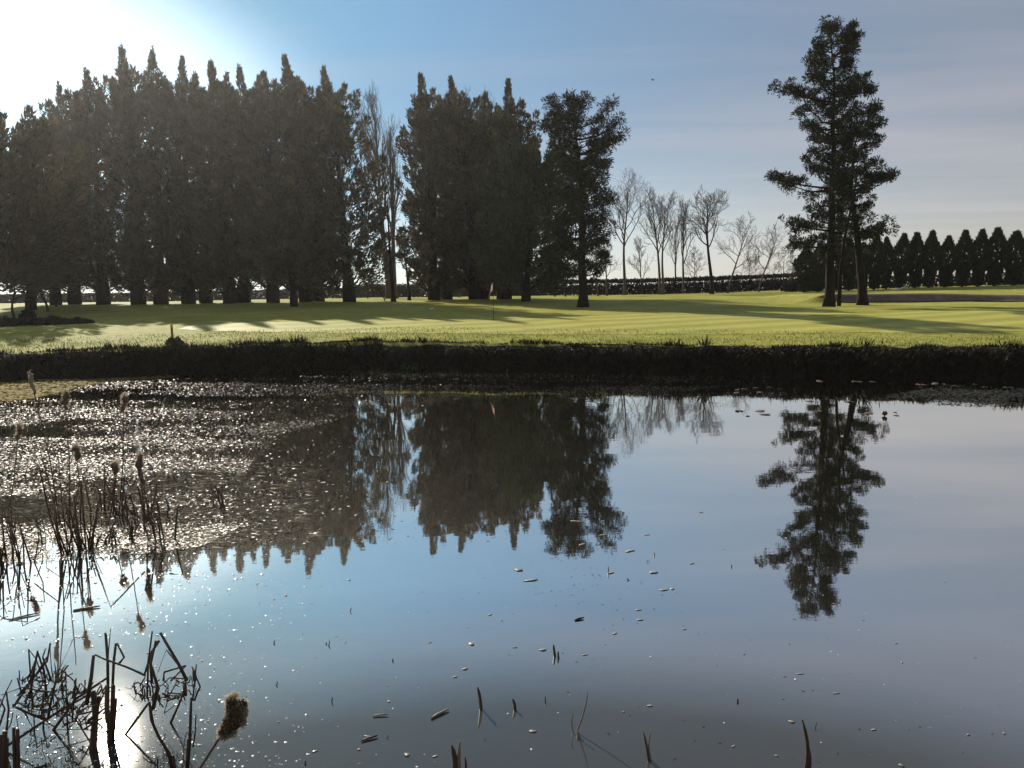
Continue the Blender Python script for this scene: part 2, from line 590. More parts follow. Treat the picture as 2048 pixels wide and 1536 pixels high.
def shore_far(x):
    x = np.asarray(x, float)
    y = np.interp(x, [-60, -46, -38, -30, -19, -12, -6, 0, 8, 18, 30, 48, 58, 66], [12, 12, 20, 25, 27.6, 29.2, 30.2, 28.6, 27.0, 24.4, 22.5, 20, 12, 12])
    return y + .18 * np.sin(x * 1.7) + .1 * np.sin(x * 4.1 + 1)


def shore_near(x):
    x = np.asarray(x, float)
    return np.interp(x, [-60, -46, -38, -20, 0, 20, 48, 58, 66], [12, 12, 6, 3.6, 3.25, 3.5, 6, 12, 12]) - .001


xs = np.unique(np.concatenate([np.arange(-45, 75, .7), np.linspace(-220, -45, 40), np.linspace(75, 280, 40), np.linspace(-1500, -220, 12), np.linspace(280, 1600, 12)]))
dk = np.concatenate([np.arange(0, 45, .35), np.arange(45, 120, 1.2), np.arange(120, 300, 8), np.array([300, 400, 600, 900, 1400, 2200])])
bank_off = np.array([-1.2, -.25, 0.0, .25, .55, .9, 1.25])
bank_z = np.array([-.6, -.15, .02, .32, .62, .84, .95])
XX, DD = np.meshgrid(xs, dk)
yt = shore_far(xs) + 1.45
YY = yt[None, :] + DD
ZZ = ground(XX, YY)
bn_y = shore_far(xs)[None, :] + bank_off[:, None] + .12 * np.sin(xs[None, :] * 3.1 + bank_off[:, None] * 5)
bzz = bank_z[:, None] * np.ones_like(xs)[None, :] + .05 * np.sin(xs[None, :] * 2.3 + bank_off[:, None] * 7)
GX = np.concatenate([np.broadcast_to(xs, bn_y.shape), XX])
GYY = np.concatenate([bn_y, YY])
GZZ = np.concatenate([bzz, ZZ])
nr, nc = GX.shape
idx = np.arange(nr * nc).reshape(nr, nc)
quads = np.stack([idx[:-1, :-1], idx[:-1, 1:], idx[1:, 1:], idx[1:, :-1]], -1).reshape(-1, 4)
nb = len(bank_off)
allv = np.stack([GX, GYY, GZZ], -1).reshape(-1, 3)
mb = MB()
mb.add(allv, quads)
# near bank, under and behind the camera
nd = np.array([1.2, .3, 0, -.4, -1.0, -2.0, -6, -20, -60, -200, -900])
nz_ = np.array([-.6, -.12, .03, .4, .9, 1.3, 1.45, 1.5, 1.5, 1.6, 1.8])
NX, _ = np.meshgrid(xs, nd)
NYY = shore_near(xs)[None, :] + nd[:, None]
NZZ = nz_[:, None] + np.zeros_like(xs)[None, :]
r2, c2 = NX.shape
id2 = np.arange(r2 * c2).reshape(r2, c2)
q2 = np.stack([id2[1:, :-1], id2[1:, 1:], id2[:-1, 1:], id2[:-1, :-1]], -1).reshape(-1, 4)
mb.add(np.stack([NX, NYY, NZZ], -1).reshape(-1, 3), q2)
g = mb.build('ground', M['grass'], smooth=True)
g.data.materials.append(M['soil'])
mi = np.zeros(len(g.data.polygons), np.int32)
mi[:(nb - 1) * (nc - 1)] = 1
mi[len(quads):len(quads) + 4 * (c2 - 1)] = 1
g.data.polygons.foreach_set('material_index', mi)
tag(g, 'rolling mown grass of the golf course beyond the pond', 'ground', kind='structure')

# mown putting green: a sheet a little above the rough
gx, gy = GX[nb:], GYY[nb:]
cen = np.stack([(gx[:-1, :-1] + gx[1:, 1:]) / 2, (gy[:-1, :-1] + gy[1:, 1:]) / 2], -1)
e = ((cen[..., 0] - 10) / 27.0) ** 2 + ((cen[..., 1] - 38.5) / (6.2 + .06 * (cen[..., 0] - 10))) ** 2
msk = e < 1
qi = idx[nb:, :]
qg = np.stack([qi[:-1, :-1], qi[:-1, 1:], qi[1:, 1:], qi[1:, :-1]], -1)[msk]
used, inv = np.unique(qg, return_inverse=True)
mb = MB()
mb.add(allv[used] + [0, 0, .012], inv.reshape(-1, 4))
tag(mb.build('putting_green', M['green'], smooth=True), 'smooth mown putting green with soft mowing stripes', 'putting green', kind='structure')

# bunker face
mb = MB()
bx = np.linspace(24.2, 56, 90)
tt = np.linspace(0, 1, 7)
bxx, btt = np.meshgrid(bx, tt)
hw = sm(bxx, 24.2, 27) * (1 - sm(bxx, 38, 56) * .96)
byy = 60.0 + (btt - .5) * 1.3 * hw + .12 * np.sin(bxx * .9) - .06
bzz_ = ground(bxx, byy + .06) + .07
id3 = np.arange(bxx.size).reshape(bxx.shape)
mb.add(np.stack([bxx, byy - .05, bzz_], -1).reshape(-1, 3), np.stack([id3[:-1, :-1], id3[:-1, 1:], id3[1:, 1:], id3[1:, :-1]], -1).reshape(-1, 4))
tag(mb.build('bunker', M['sand'], smooth=True), 'long brown sand bunker face behind the two tall pines', 'bunker', kind='structure')

# pond water
mb = MB()
mb.add([(-62, -2, 0), (68, -2, 0), (68, 34, 0), (-62, 34, 0)], [(0, 1, 2, 3)])
tag(mb.build('pond_water', M['water']), 'still dark pond water mirroring the trees and sky', 'water', kind='structure')

# ------------------------------------------------------------------ trees


def plume(mb, rng, p0, p1, bend, n, r0, Ls, Ws, s0=.2):
    """a feathery spray-covered branch from p0 to p1, curving upwards"""
    p0, p1 = np.asarray(p0, float), np.asarray(p1, float)
    s = s0 + (1 - s0) * rng.random(n) ** .85
    ax = p1 - p0
    mid = p0 + ax * .55 + np.array([ax[0], ax[1], 0]) * bend
    P = ((1 - s) ** 2)[:, None] * p0 + (2 * s * (1 - s))[:, None] * mid + (s ** 2)[:, None] * p1
    T = 2 * (1 - s)[:, None] * (mid - p0) + 2 * s[:, None] * (p1 - mid)
    T /= np.linalg.norm(T, axis=1)[:, None] + 1e-9
    o = rng.normal(size=(n, 3))
    o -= (o * T).sum(1)[:, None] * T
    o /= np.linalg.norm(o, axis=1)[:, None] + 1e-9
    rr = r0 * (1 - s) ** .7 * np.sqrt(rng.random(n)) + .03
    P = P + o * rr[:, None]
    D = T * 1.0 + o * .55 + np.array([0, 0, .15]) + rng.normal(size=(n, 3)) * .18
    mb.leaves(P, D, Ls * (.6 + .8 * rng.random(n)), Ws * (.6 + .8 * rng.random(n)), rng)


def cypress(base, top, rad, seed, label, mat='cypress', prof=None, clear=1.6, leaders=3, dens=1.0, group='dark conifers across the course', name='cypress_tree', lean=0.0):
    rng = np.random.default_rng(seed)
    base = np.asarray(base, float)
    top = np.asarray(top, float)
    H = top[2] - base[2]
    root = empty(name, base)
    tag(root, label, 'tree', group)
    prof = prof or ([0, .12, .3, .5, .68, .78, .85, .91, .95, 1], [.80, 1.0, 1.0, .96, .88, .74, .50, .22, .10, .03])
    off = np.array([top[0] - base[0], top[1] - base[1], 0])

    def axis(h):
        return off * (h / H) ** 1.2 + np.array([0, 0, h])
    tb = MB()
    hs = np.linspace(-.3, H * .82, 12)
    r0 = .019 * H
    tr = r0 * (1 - np.clip(hs / (H * .9), 0, 1)) ** .8 + .04
    tr[0:2] *= 1.5
    tb.tube([axis(max(h, 0)) + np.array([0, 0, min(h, 0)]) for h in hs], tr, 9)
    for k in range(7):        # low limbs fanning out of the trunk under the crown
        a = rng.random() * 6.28
        l = rad * (.5 + .5 * rng.random())
        h0 = clear * (.4 + rng.random())
        pts = [axis(h0) + np.array([math.cos(a), math.sin(a), 0]) * l * q + np.array([0, 0, (q ** 1.6) * l * .8]) for q in np.linspace(0, 1, 6)]
        tb.tube(pts, np.linspace(.11, .03, 6), 5)
    tb.build('trunk', M['bark'], root, True)
    mb = MB()
    clear = clear * (.55 + .9 * rng.random())
    rad = rad * 1.16
    npl = int(98 * dens)
    for i in range(npl):
        f = (i + rng.random()) / npl
        h0 = clear + (H * .90 - clear) * f
        a = i * 2.39996 + rng.normal() * .35
        rp = rad * np.interp(h0 / H, *prof) * (.6 + .56 * rng.random())
        rise = (.55 + .75 * rng.random()) * max(rp, 1.0) * (.55 + .6 * f)
        hb = max(h0 - rise * .55, clear * .7)
        p0 = axis(hb)
        p1 = axis(min(h0 + rise * .6, H * 1.0)) + np.array([math.cos(a) * rp, math.sin(a) * rp, 0])
        n = int((70 + 46 * rp) * (1.1 - .3 * f))
        plume(mb, rng, p0, p1, .28 + .15 * rng.random(), n, .24 * rp + .18, .46, .14)
    for k in range(leaders):   # several leading shoots, each curling over a little at the tip
        a = rng.random() * 6.28
        d = 0 if k == 0 else rad * (.2 + .35 * rng.random())
        hb = H * (.74 - .05 * k)
        ht = H if k == 0 else H * (.86 + .11 * rng.random())
        c = np.array([math.cos(a) * d, math.sin(a) * d, 0])
        tip = axis(ht) + c + np.array([-.6 * rng.random() - .3, rng.normal() * .2, 0])
        plume(mb, rng, axis(hb) + c * .4, tip, .05, 560, .8, .42, .13, .0)
        for q in range(30):
            s = rng.random()
            st = (axis(hb) + c * .4) * (1 - s) + tip * s
            aa = rng.random() * 6.28
            rr = (.12 + 1.7 * (1 - s) ** 1.1) * (.5 + .5 * rng.random())
            plume(mb, rng, st - np.array([0, 0, .4]), st + np.array([math.cos(aa) * rr, math.sin(aa) * rr, .25 + .5 * rng.random()]), .35, 44, .14 + .12 * (1 - s), .30, .10, .1)
    nin = int(150 * dens)      # inner, coarser foliage against the trunk
    h = clear + (H * .85 - clear) * rng.random(nin)
    a = rng.random(nin) * 6.28
    rr = rad * np.interp(h / H, *prof) * .62 * np.sqrt(rng.random(nin))
    P = np.stack([off[0] * (h / H) ** 1.2 + np.cos(a) * rr, off[1] * (h / H) ** 1.2 + np.sin(a) * rr, h], 1)
    mb.leaves(P, rng.normal(size=(nin, 3)) + [0, 0, .5], 1.0 + .5 * rng.random(nin), .5 + .3 * rng.random(nin), rng)
    mb.build('crown', M[mat], root)
    return root


def puffs(mb, rng, C, r, per):
    """needle tufts: each a small rosette of needles bunches around C"""
    n = len(C) * per
    d = rng.normal(size=(n, 3))
    d[:, 2] = d[:, 2] * .8 + .35
    d /= np.linalg.norm(d, axis=1)[:, None]
    P = np.repeat(C, per, 0) + d * np.array([1.0, 1.0, .92]) * (np.repeat(r, per) * (.1 + .62 * rng.random(n) ** .7))[:, None]
    mb.leaves(P, d + rng.normal(size=(n, 3)) * .25, np.repeat(r, per) * (.38 + .3 * rng.random(n)), .045 + .04 * rng.random(n), rng)


def pine(base, trunk, hs, left, right, seed, label, nbr=60, r0=.36, mat='pine', group='dark conifers across the course', depth=.8, puff=.42, extra=()):
    """trunk: list of (height, dx, dy) ; hs/left/right: reach of the crown by height"""
    rng = np.random.default_rng(seed)
    root = empty('pine_tree', base)
    tag(root, label, 'tree', group)
    th = np.array([q[0] for q in trunk], float)
    tx = np.array([q[1] for q in trunk], float)
    ty = np.array([q[2] for q in trunk], float)
    H = th[-1]

    def axis(h):
        return np.array([np.interp(h, th, tx), np.interp(h, th, ty), h])
    tb = MB()
    hh = np.linspace(0, H * .97, 22)
    rr = r0 * (1 - (hh / H) ** 1.1 * .93) * (1 + .55 * np.exp(-hh / .45))
    pts = [axis(h) + np.array([.05 * math.sin(h * 1.3), .05 * math.cos(h), 0]) for h in hh]
    pts[0][2] = -.25
    tb.tube(pts, rr, 10)
    mb = MB()
    C, CR = [], []
    for i in range(nbr):
        f = ((i + .8 * rng.random()) / nbr) ** .82
        h = hs[0] + (hs[-1] - hs[0]) * f
        a = i * 2.39996 + rng.normal() * .3
        c = math.cos(a)
        lr = np.interp(h, hs, right) if c > 0 else np.interp(h, hs, left)
        mean = .5 * (np.interp(h, hs, right) + np.interp(h, hs, left))
        reach = abs(c) * lr + (1 - abs(c)) * mean * depth
        reach *= .5 + .56 * rng.random()
        if reach < .25:
            reach = .25
        rise = reach * (.12 + .46 * rng.random()) + .3 * f
        b0 = axis(max(h - rise * .7, hs[0] * .8))
        dirh = np.array([c, math.sin(a), 0])
        q = np.linspace(0, 1, 7)
        br = [b0 + dirh * reach * s + np.array([0, 0, rise * (1.5 * s * s - .5 * s * (1 - s)) * .8]) + rng.normal(size=3) * .05 * (s > 0) for s in q]
        br = np.array(br)
        tb.tube(br, np.linspace(.035 + .018 * reach, .02, 7), 5)
        C.append(br[-1])
        CR.append(puff * (.8 + .5 * rng.random()))
        nt_ = int(2 + reach * 2.6)
        for k in range(nt_):
            s = .28 + .72 * rng.random() ** .8
            p = np.array([np.interp(s, q, br[:, j]) for j in range(3)])
            side = np.array([-dirh[1], dirh[0], 0]) * (1 if rng.random() > .5 else -1)
            l = reach * (.12 + .26 * rng.random()) * (1.25 - s * .6) + .15
            tip = p + side * l * (.4 + .6 * rng.random()) + dirh * l * .6 + np.array([0, 0, l * (-.25 + 1.15 * rng.random())])
            tb.tube([p, (p + tip) / 2 + [0, 0, -.04], tip], [.022, .016, .012], 3)
            C.append(tip)
            CR.append(puff * (.7 + .6 * rng.random()))
            if rng.random() < .3:
                C.append((p + tip) / 2)
                CR.append(puff * (.6 + .4 * rng.random()))
    for (h, dx, dz, dy) in extra:      # particular limbs seen in the photograph
        b0 = axis(h)
        q = np.linspace(0, 1, 7)
        br = np.array([b0 + np.array([dx * s, dy * s, dz * s ** 1.4]) for s in q])
        tb.tube(br, np.linspace(.09, .02, 7), 5)
        for k in range(26):
            s = .4 + .6 * rng.random() ** .7
            p = np.array([np.interp(s, q, br[:, j]) for j in range(3)]) + rng.normal(size=3) * np.array([.3, .45, .18])
            C.append(p + [0, 0, .12])
            CR.append(puff * (.7 + .5 * rng.random()))
    tb.build('trunk', M['bark'], root, True)
    puffs(mb, rng, np.array(C), np.array(CR), 72)
    mb.build('crown', M[mat], root)
    return root


def bare_skeleton(rng, clear=.4, upright=.6, lev=4, nmain=11, wob=.008, lean=0.0):
    lines = []

    def grow(p0, d, L, r, depth):
        n = 6
        pts = [np.array(p0)]
        dd = np.array(d, float)
        for i in range(n):
            dd = dd + rng.normal(size=3) * .16 + np.array([0, 0, .03 + .07 * upright])
            dd /= np.linalg.norm(dd)
            pts.append(pts[-1] + dd * L / n)
        pts = np.array(pts)
        lines.append((pts, np.linspace(r, r * .45, n + 1), depth))
        if depth >= lev:
            return
        k = {1: 5, 2: 4, 3: 3}.get(depth, 3)
        for j in range(k):
            s = .22 + .76 * (j + rng.random()) / k
            i = min(int(s * n), n - 1)
            p = pts[i] * (1 - (s * n - i)) + pts[i + 1] * (s * n - i)
            t = pts[i + 1] - pts[i]
            t /= np.linalg.norm(t)
            v = rng.normal(size=3)
            v -= v.dot(t) * t
            v /= np.linalg.norm(v)
            nd = t * 1.0 + v * (.6 + .45 * rng.random()) + np.array([0, 0, .25 * upright])
            grow(p, nd / np.linalg.norm(nd), L * (.42 + .22 * rng.random()), r * .5, depth + 1)
    n = 14
    z = np.linspace(0, 1, n)
    ph = rng.random(2) * 6.28
    tx = lean * z ** 1.3 + wob * np.sin(z * 7 + ph[0])
    ty = wob * np.sin(z * 6 + ph[1])
    trunk = np.stack([tx, ty, z], 1)
    lines.append((trunk, .016 * (1 - z * .86), 0))
    for j in range(nmain):
        s = clear + (.97 - clear) * (j + rng.random()) / nmain
        p = np.array([np.interp(s, z, trunk[:, k]) for k in range(3)])
        a = j * 2.4 + rng.normal() * .4
        sp = .8 - .35 * upright
        d = np.array([math.cos(a) * sp, math.sin(a) * sp, .55 + .4 * upright])
        grow(p, d / np.linalg.norm(d), (1.02 - s) * .36 + .15, .0085 * (1.15 - s), 1)
    return lines


def bare_tree(base, top, width, seed, label, group='bare winter trees', mat='barkgrey', minr=.013, rscale=1.0, name='bare_tree', **kw):
    rng = np.random.default_rng(seed)
    base, top = np.asarray(base, float), np.asarray(top, float)
    H = top[2] - base[2]
    L = bare_skeleton(rng, **kw)
    allp = np.concatenate([l[0] for l in L])
    zmax = allp[:, 2].max()
    lowx = np.percentile(allp[:, 0], 1), np.percentile(allp[:, 0], 99)
    sx = width / max(lowx[1] - lowx[0], 1e-3)
    sz = H / zmax
    root = empty(name, base)
    tag(root, label, 'tree', group)
    tb, mb = MB(), MB()
    sh = (top[0] - base[0])
    tx = L[0][0][-1, 0]
    for pts, r, dep in L:
        p = pts * np.array([sx, sx, sz])
        p[:, 0] += (sh - tx * sx) * np.clip(p[:, 2] / H, 0, 1.2) * (1 if abs(kw.get('lean', 0)) < .01 else 0)
        rr = np.maximum(r * H * rscale, minr)
        if dep <= 1:
            if dep == 0:
                p[0, 2] -= .3
                rr[0] *= 1.5
            tb.tube(p, rr, 6 if dep == 0 else 5)
        else:
            mb.tube(p, rr if dep == 2 else np.maximum(rr * .8, minr * .75), 3, cap=False)
    tb.build('trunk', M[mat], root, True)
    mb.build('crown', M['twig'], root)
    return root


def gpos(u, v, Y):
    p = at_y(u, v, Y)
    p[2] = float(ground(p[0], p[1]))
    return p


# ---- left wall of cypresses.  (trunk x, base y, top x, top y, distance, radius, leaders, label)
CY1 = [
    (112, 610, 99, 236, 82, 3.4, 2, 'lowest cypress at the outermost left corner of the tall row'),
    (207, 608, 182, 146, 79, 4.4, 3, 'broad cypress at the left end of the tall row, skirts nearly to the grass'),
    (150, 609, 126, 178, 84, 4.2, 2, 'cypress half hidden at the outer left shoulder of the tall row'),
    (277, 609, 254, 99, 79, 3.0, 3, 'cypress with the highest curling spike of the tall left row'),
    (322, 609, 310, 106, 80, 2.8, 2, 'cypress with a single thick flame tip, next right of the highest spike'),
    (377, 608, 369, 123, 81, 2.9, 3, 'cypress with a twin tip near the middle of the left row'),
    (412, 608, 398, 152, 83, 2.8, 2, 'low topped cypress sunk between taller neighbours in the left row'),
    (460, 606, 437, 131, 80, 3.0, 3, 'cypress with a blunt tip leaning left, middle of the left row'),
    (488, 607, 494, 142, 82, 2.8, 3, 'cypress with a hooked tip and light gaps in its lower crown'),
    (546, 606, 541, 147, 79, 3.1, 2, 'cypress with a flared trunk foot, left of the slim sharp spike'),
    (612, 605, 579, 116, 80, 3.1, 2, 'cypress carrying the slim sharp spike right of the left row centre'),
    (637, 603, 614, 176, 83, 3.0, 2, 'lower shouldered cypress between the slim spike and the end tree'),
    (699, 600, 658, 142, 79, 3.9, 4, 'wide cypress closing the right end of the left row, thick trunk'),
]
for i, (ux, vy, tx, ty, Y, rad, ld, lab) in enumerate(CY1):
    b = gpos(ux, vy, Y)
    cypress(b, at_y(tx, ty, Y), rad, 99 + i, lab, leaders=ld, group='tall cypresses of the left row')
# shorter tree standing in front of the row
b = gpos(589, 622, 66)
cypress(b, at_y(560, 352, 66), 3.1, 140, 'shorter lighter cypress standing forward of the left row on its own trunk', leaders=1, clear=2.4,
        prof=([0, .2, .4, .6, .8, 1], [.4, .8, 1, .85, .5, .08]), group='tall cypresses of the left row')
# far left pair, cut by the picture edge
cypress(gpos(-40, 634, 56), at_y(2, 222, 56), 5.6, 150, 'dark cypress cut by the left picture edge, tip leaning right', clear=2.6, leaders=2, group='far left conifers')
cypress(gpos(62, 616, 66), at_y(50, 285, 66), 4.0, 151, 'round topped conifer tucked behind the left edge tree', clear=3.6, leaders=1, group='far left conifers',
        prof=([0, .2, .4, .6, .8, .95, 1], [.5, .9, 1, .98, .8, .4, .15]))

# ---- middle group
CY2 = [
    (869, 602, 853, 150, 82, 3.0, 3, 'cypress with a split feathery top at the left of the middle group', 'cypress'),
    (894, 602, 884, 196, 86, 3.2, 2, 'cypress tucked behind the split topped one, slightly lower', 'cypress'),
    (950, 601, 914, 164, 82, 3.6, 3, 'thick trunked cypress in the middle group, pointed tip above it', 'cypress'),
    (968, 601, 984, 188, 85, 2.6, 1, 'narrow cypress spike between the pointed pair of the middle group', 'cypress'),
    (1004, 600, 1004, 214, 86, 2.6, 1, 'lower narrow cypress just left of the thin bristly spire', 'cypress'),
    (1012, 599, 1026, 170, 82, 3.0, 1, 'cypress topped by a thin bristly spire in the middle group', 'cypress'),
]
for i, (ux, vy, tx, ty, Y, rad, ld, lab, mt) in enumerate(CY2):
    cypress(gpos(ux, vy, Y), at_y(tx, ty, Y), rad, 200 + i, lab, mat=mt, leaders=ld, group='cypresses of the middle group')
cypress(gpos(1052, 602, 72), at_y(1078, 280, 72), 4.6, 230, 'broad bushy green conifer with spreading tiers left of the single pine', mat='conifer_green', leaders=2, clear=2.2,
        prof=([0, .15, .35, .55, .75, .9, 1], [.75, 1, 1, .92, .75, .5, .2]), dens=1.15, group='cypresses of the middle group', name='conifer_tree')

# slender half-bare tree in the gap
bare_tree(gpos(787, 605, 78), at_y(772, 392, 78), 3.2, 301, 'slender twiggy tree in the bright gap between the two conifer groups', mat='bark', lev=3, nmain=9, clear=.35, upright=.3, minr=.022, rscale=1.4)
bare_tree(gpos(820, 604, 84), at_y(800, 440, 84), 3.0, 302, 'crooked small tree leaning out at the left foot of the middle group', mat='bark', lev=3, nmain=9, clear=.3, upright=.3, minr=.022, rscale=1.3)
# tall bare poplars behind
bare_tree(gpos(778, 600, 98), at_y(742, 155, 98), 6.6, 303, 'tall feathery bare poplar rising between the two conifer groups', clear=.38, upright=.75, nmain=18, minr=.015)
bare_tree(gpos(790, 600, 100), at_y(777, 225, 100), 3.0, 304, 'thin lower poplar stem beside the tall feathery poplar', clear=.35, upright=.98, nmain=14, minr=.015)
bare_tree(gpos(950, 598, 100), at_y(944, 165, 100), 7.0, 305, 'bare poplar crown showing behind the tips of the middle group', clear=.45, upright=.9, nmain=18, minr=.015)

# ---- single pine by the middle group
b = gpos(1166, 619, 59)
H = at_y(1147, 185, 59)[2] - b[2] - .6
s = 59 / 1480.0
pine(b, [(0, 0, 0), (3, -.05, 0), (9, -.1, .1), (H * .8, -.45, 0), (H, -.75, 0)],
     [2.2, 4, 6, 7.5, 9, 10.5, 12, 13.2, 14.2, 15.2, 16.2, H], [2.6, 3.4, 3.6, 2.6, 2.0, 1.7, 1.9, 2.7, 3.0, 1.9, 1.2, .4], [2.2, 2.7, 2.5, 2.9, 2.5, 2.9, 3.6, 3.5, 2.8, 2.1, 1.4, .5],
     401, 'single pine with open rounded crown and bare dark trunk, right of the middle group', nbr=76, r0=.36, puff=.48)

# ---- two tall pines on the right
b = gpos(1658, 611, 55)
H = at_y(1640, 44, 55)[2] - b[2] - 1.0
s = 55 / 1480.0
hpx = lambda v: (611 - v) * s * .955
pine(b, [(0, 0, 0), (5, -.05, 0), (12, -.15, 0), (17, -.35, 0), (H, -.55, 0)],
     [hpx(q) for q in (520, 490, 450, 410, 385, 350, 325, 285, 245, 215, 175, 135, 100, 62, 46)],
     [.8, 2.4, 2.8, 1.6, 3.3, 4.0, 2.2, 2.5, 2.0, 3.2, 3.7, 2.4, 1.4, 1.0, .4],
     [.6, .9, 1.1, 1.1, 1.2, 1.4, 1.4, 1.4, 1.6, 1.9, 2.5, 1.9, 1.5, 1.3, .5],
     501, 'taller of the two pines at right, straight trunk and ragged layered crown', nbr=86, r0=.35, puff=.38, depth=.7,
     extra=((hpx(455), -3.0, .5, .3), (hpx(490), -3.1, .15, -.4), (hpx(370), -4.6, .8, .2), (hpx(200), -4.3, .9, -.3), (hpx(190), 2.9, .5, .3), (hpx(112), 1.7, 1.5, .1)))
b = gpos(1726, 604, 56.5)
H = at_y(1715, 222, 56.5)[2] - b[2] - .6
s = 56.5 / 1480
hpx = lambda v: (604 - v) * s
pine(b, [(0, 0, 0), (4, -.45, 0), (hpx(370), -1.35, 0), (hpx(300), -1.2, 0), (H, -.5, 0)],
     [hpx(q) for q in (500, 470, 450, 420, 390, 355, 330, 290, 260, 240, 226)],
     [.5, 1.2, 1.4, 1.4, 1.6, 2.0, 2.0, 1.8, 1.5, 1.0, .4],
     [.8, 1.8, 2.6, 2.0, 2.6, 2.9, 2.0, 2.0, 1.7, 1.2, .5],
     502, 'shorter of the two pines at right, trunk leaning left against its neighbour', nbr=48, r0=.33, puff=.40, depth=.8,
     extra=((hpx(470), 1.9, .4, .2), (hpx(375), 2.1, .6, -.2)))
# thin dead stem between them
rng = np.random.default_rng(5)
b = gpos(1678, 606, 56)
r_ = empty('dead_tree', b)
tag(r_, 'thin dead stem standing between the two tall right pines', 'tree')
tb = MB()
tb.tube([(0, 0, -.2), (.02, 0, 2.5), (.2, 0, 5), (.75, 0, 8), (1.0, .1, 9.6)], [.16, .13, .11, .08, .05], 7)
mb = tb
for k in range(16):
    h = 3 + 6 * rng.random()
    a = rng.random() * 6.28
    x0 = np.interp(h, [0, 5, 8, 9.6], [0, .2, .75, 1])
    l = .5 + 1.1 * rng.random()
    mb.tube([(x0, 0, h), (x0 + l * .5 * math.cos(a), l * .5 * math.sin(a), h + .1), (x0 + l * math.cos(a), l * math.sin(a), h + .1 + .4 * rng.random())], [.035, .025, .015], 4)
mb.build('trunk', M['bark'], r_)

# ---- bare trees along the hedge, right of the pine.  (x, base y, top x, top y, Y, width m, kw, label)
BT = [
    (1247, 585, 1257, 336, 104, 6.6, dict(clear=.42, upright=.9, nmain=14), 'tall fan shaped bare tree nearest the single pine'),
    (1322, 584, 1302, 362, 106, 4.6, dict(clear=.40, upright=.9, nmain=13), 'bare tree leaning left, first of a close pair behind the hedge'),
    (1325, 584, 1330, 378, 103, 4.6, dict(clear=.45, upright=.85, nmain=12), 'bare tree with ivy dark stem, second of the close pair'),
    (1366, 583, 1368, 388, 107, 3.0, dict(clear=.35, upright=.9, nmain=12), 'slim bare tree just left of the round crowned dark one'),
    (1352, 583, 1350, 430, 112, 2.4, dict(clear=.3, upright=.8, nmain=9), 'very thin bare sapling between the close pair and the slim tree'),
    (1423, 583, 1412, 374, 98, 6.2, dict(clear=.48, upright=.45, nmain=14), 'dark bare tree with a rounded twiggy crown behind the hedge'),
    (1456, 582, 1492, 420, 100, 6.4, dict(clear=.35, upright=.45, nmain=11, lean=.28), 'bare tree swept to the right, forked low above the hedge'),
    (1518, 582, 1548, 440, 102, 5.0, dict(clear=.3, upright=.5, nmain=10, lean=.30), 'small pale bare tree bent right beside the tall pines'),
    (1285, 585, 1275, 470, 110, 3.8, dict(clear=.25, upright=.6, nmain=10), 'short faint bare sapling right of the fan shaped tree'),
    (1215, 586, 1205, 460, 100, 3.6, dict(clear=.3, upright=.6, nmain=10), 'bare sapling close behind the single pine trunk'),
    (1196, 587, 1190, 470, 98, 2.8, dict(clear=.3, upright=.7, nmain=9), 'thin bare stem showing beside the single pine trunk'),
    (1388, 583, 1390, 488, 110, 3.2, dict(clear=.25, upright=.5, nmain=10), 'short wispy sapling under the round crowned dark tree'),
    (1500, 583, 1500, 500, 112, 5.0, dict(clear=.12, upright=.3, nmain=13), 'low tangled bare shrub left of the small bent tree'),
    (1565, 582, 1570, 492, 108, 5.0, dict(clear=.1, upright=.3, nmain=13), 'low reddish bare scrub at the foot of the tall pines'),
]
for i, (ux, vy, tx, ty, Y, wd, kw, lab) in enumerate(BT):
    bare_tree(gpos(ux, vy, Y), at_y(tx, ty, Y), wd, 600 + i, lab, mat='bark' if i in (5,) else 'barkgrey', minr=.02 if i == 5 else .012, rscale=1.2 if i == 5 else .85, **kw)
# bare trees under the far left conifers
BL = [
    (30, 632, 18, 520, 48, 5.4, dict(clear=.4, upright=.6, nmain=10, lev=4), 'crooked bare tree with arched limbs at the left picture edge'),
    (95, 612, 62, 512, 62, 4.2, dict(clear=.3, upright=.5, nmain=9, lev=3, lean=-.2), 'leaning bare trunk under the left edge conifers'),
    (72, 611, 66, 508, 70, 3.4, dict(clear=.3, upright=.6, nmain=9, lev=3), 'straight bare tree behind the leaning trunk at far left'),
    (113, 613, 98, 520, 74, 2.2, dict(clear=.4, upright=.7, nmain=7, lev=3), 'thin slanting pole of a tree right of the leaning trunk'),
    (158, 612, 160, 540, 80, 3.2, dict(clear=.25, upright=.5, nmain=9, lev=3), 'thin bare tree beneath the outer cypress skirts'),
    (770, 600, 742, 548, 84, 2.4, dict(clear=.35, upright=.6, nmain=7, lev=3, lean=-.3), 'slanting thin stem left of the slender twiggy tree'),
    (735, 602, 738, 550, 96, 2.6, dict(clear=.3, upright=.7, nmain=8, lev=3), 'small upright bare stem right of the wide end cypress'),
    (1110, 592, 1112, 520, 96, 2.6, dict(clear=.35, upright=.7, nmain=8, lev=3), 'small bare stem seen under the bushy green conifer'),
    (1130, 592, 1134, 512, 98, 2.6, dict(clear=.35, upright=.7, nmain=8, lev=3), 'bare stem just left of the single pine trunk'),
]
for i, (ux, vy, tx, ty, Y, wd, kw, lab) in enumerate(BL):
    bare_tree(gpos(ux, vy, Y), at_y(tx, ty, Y), wd, 650 + i, lab, mat='bark', minr=.02, rscale=1.5, **kw)


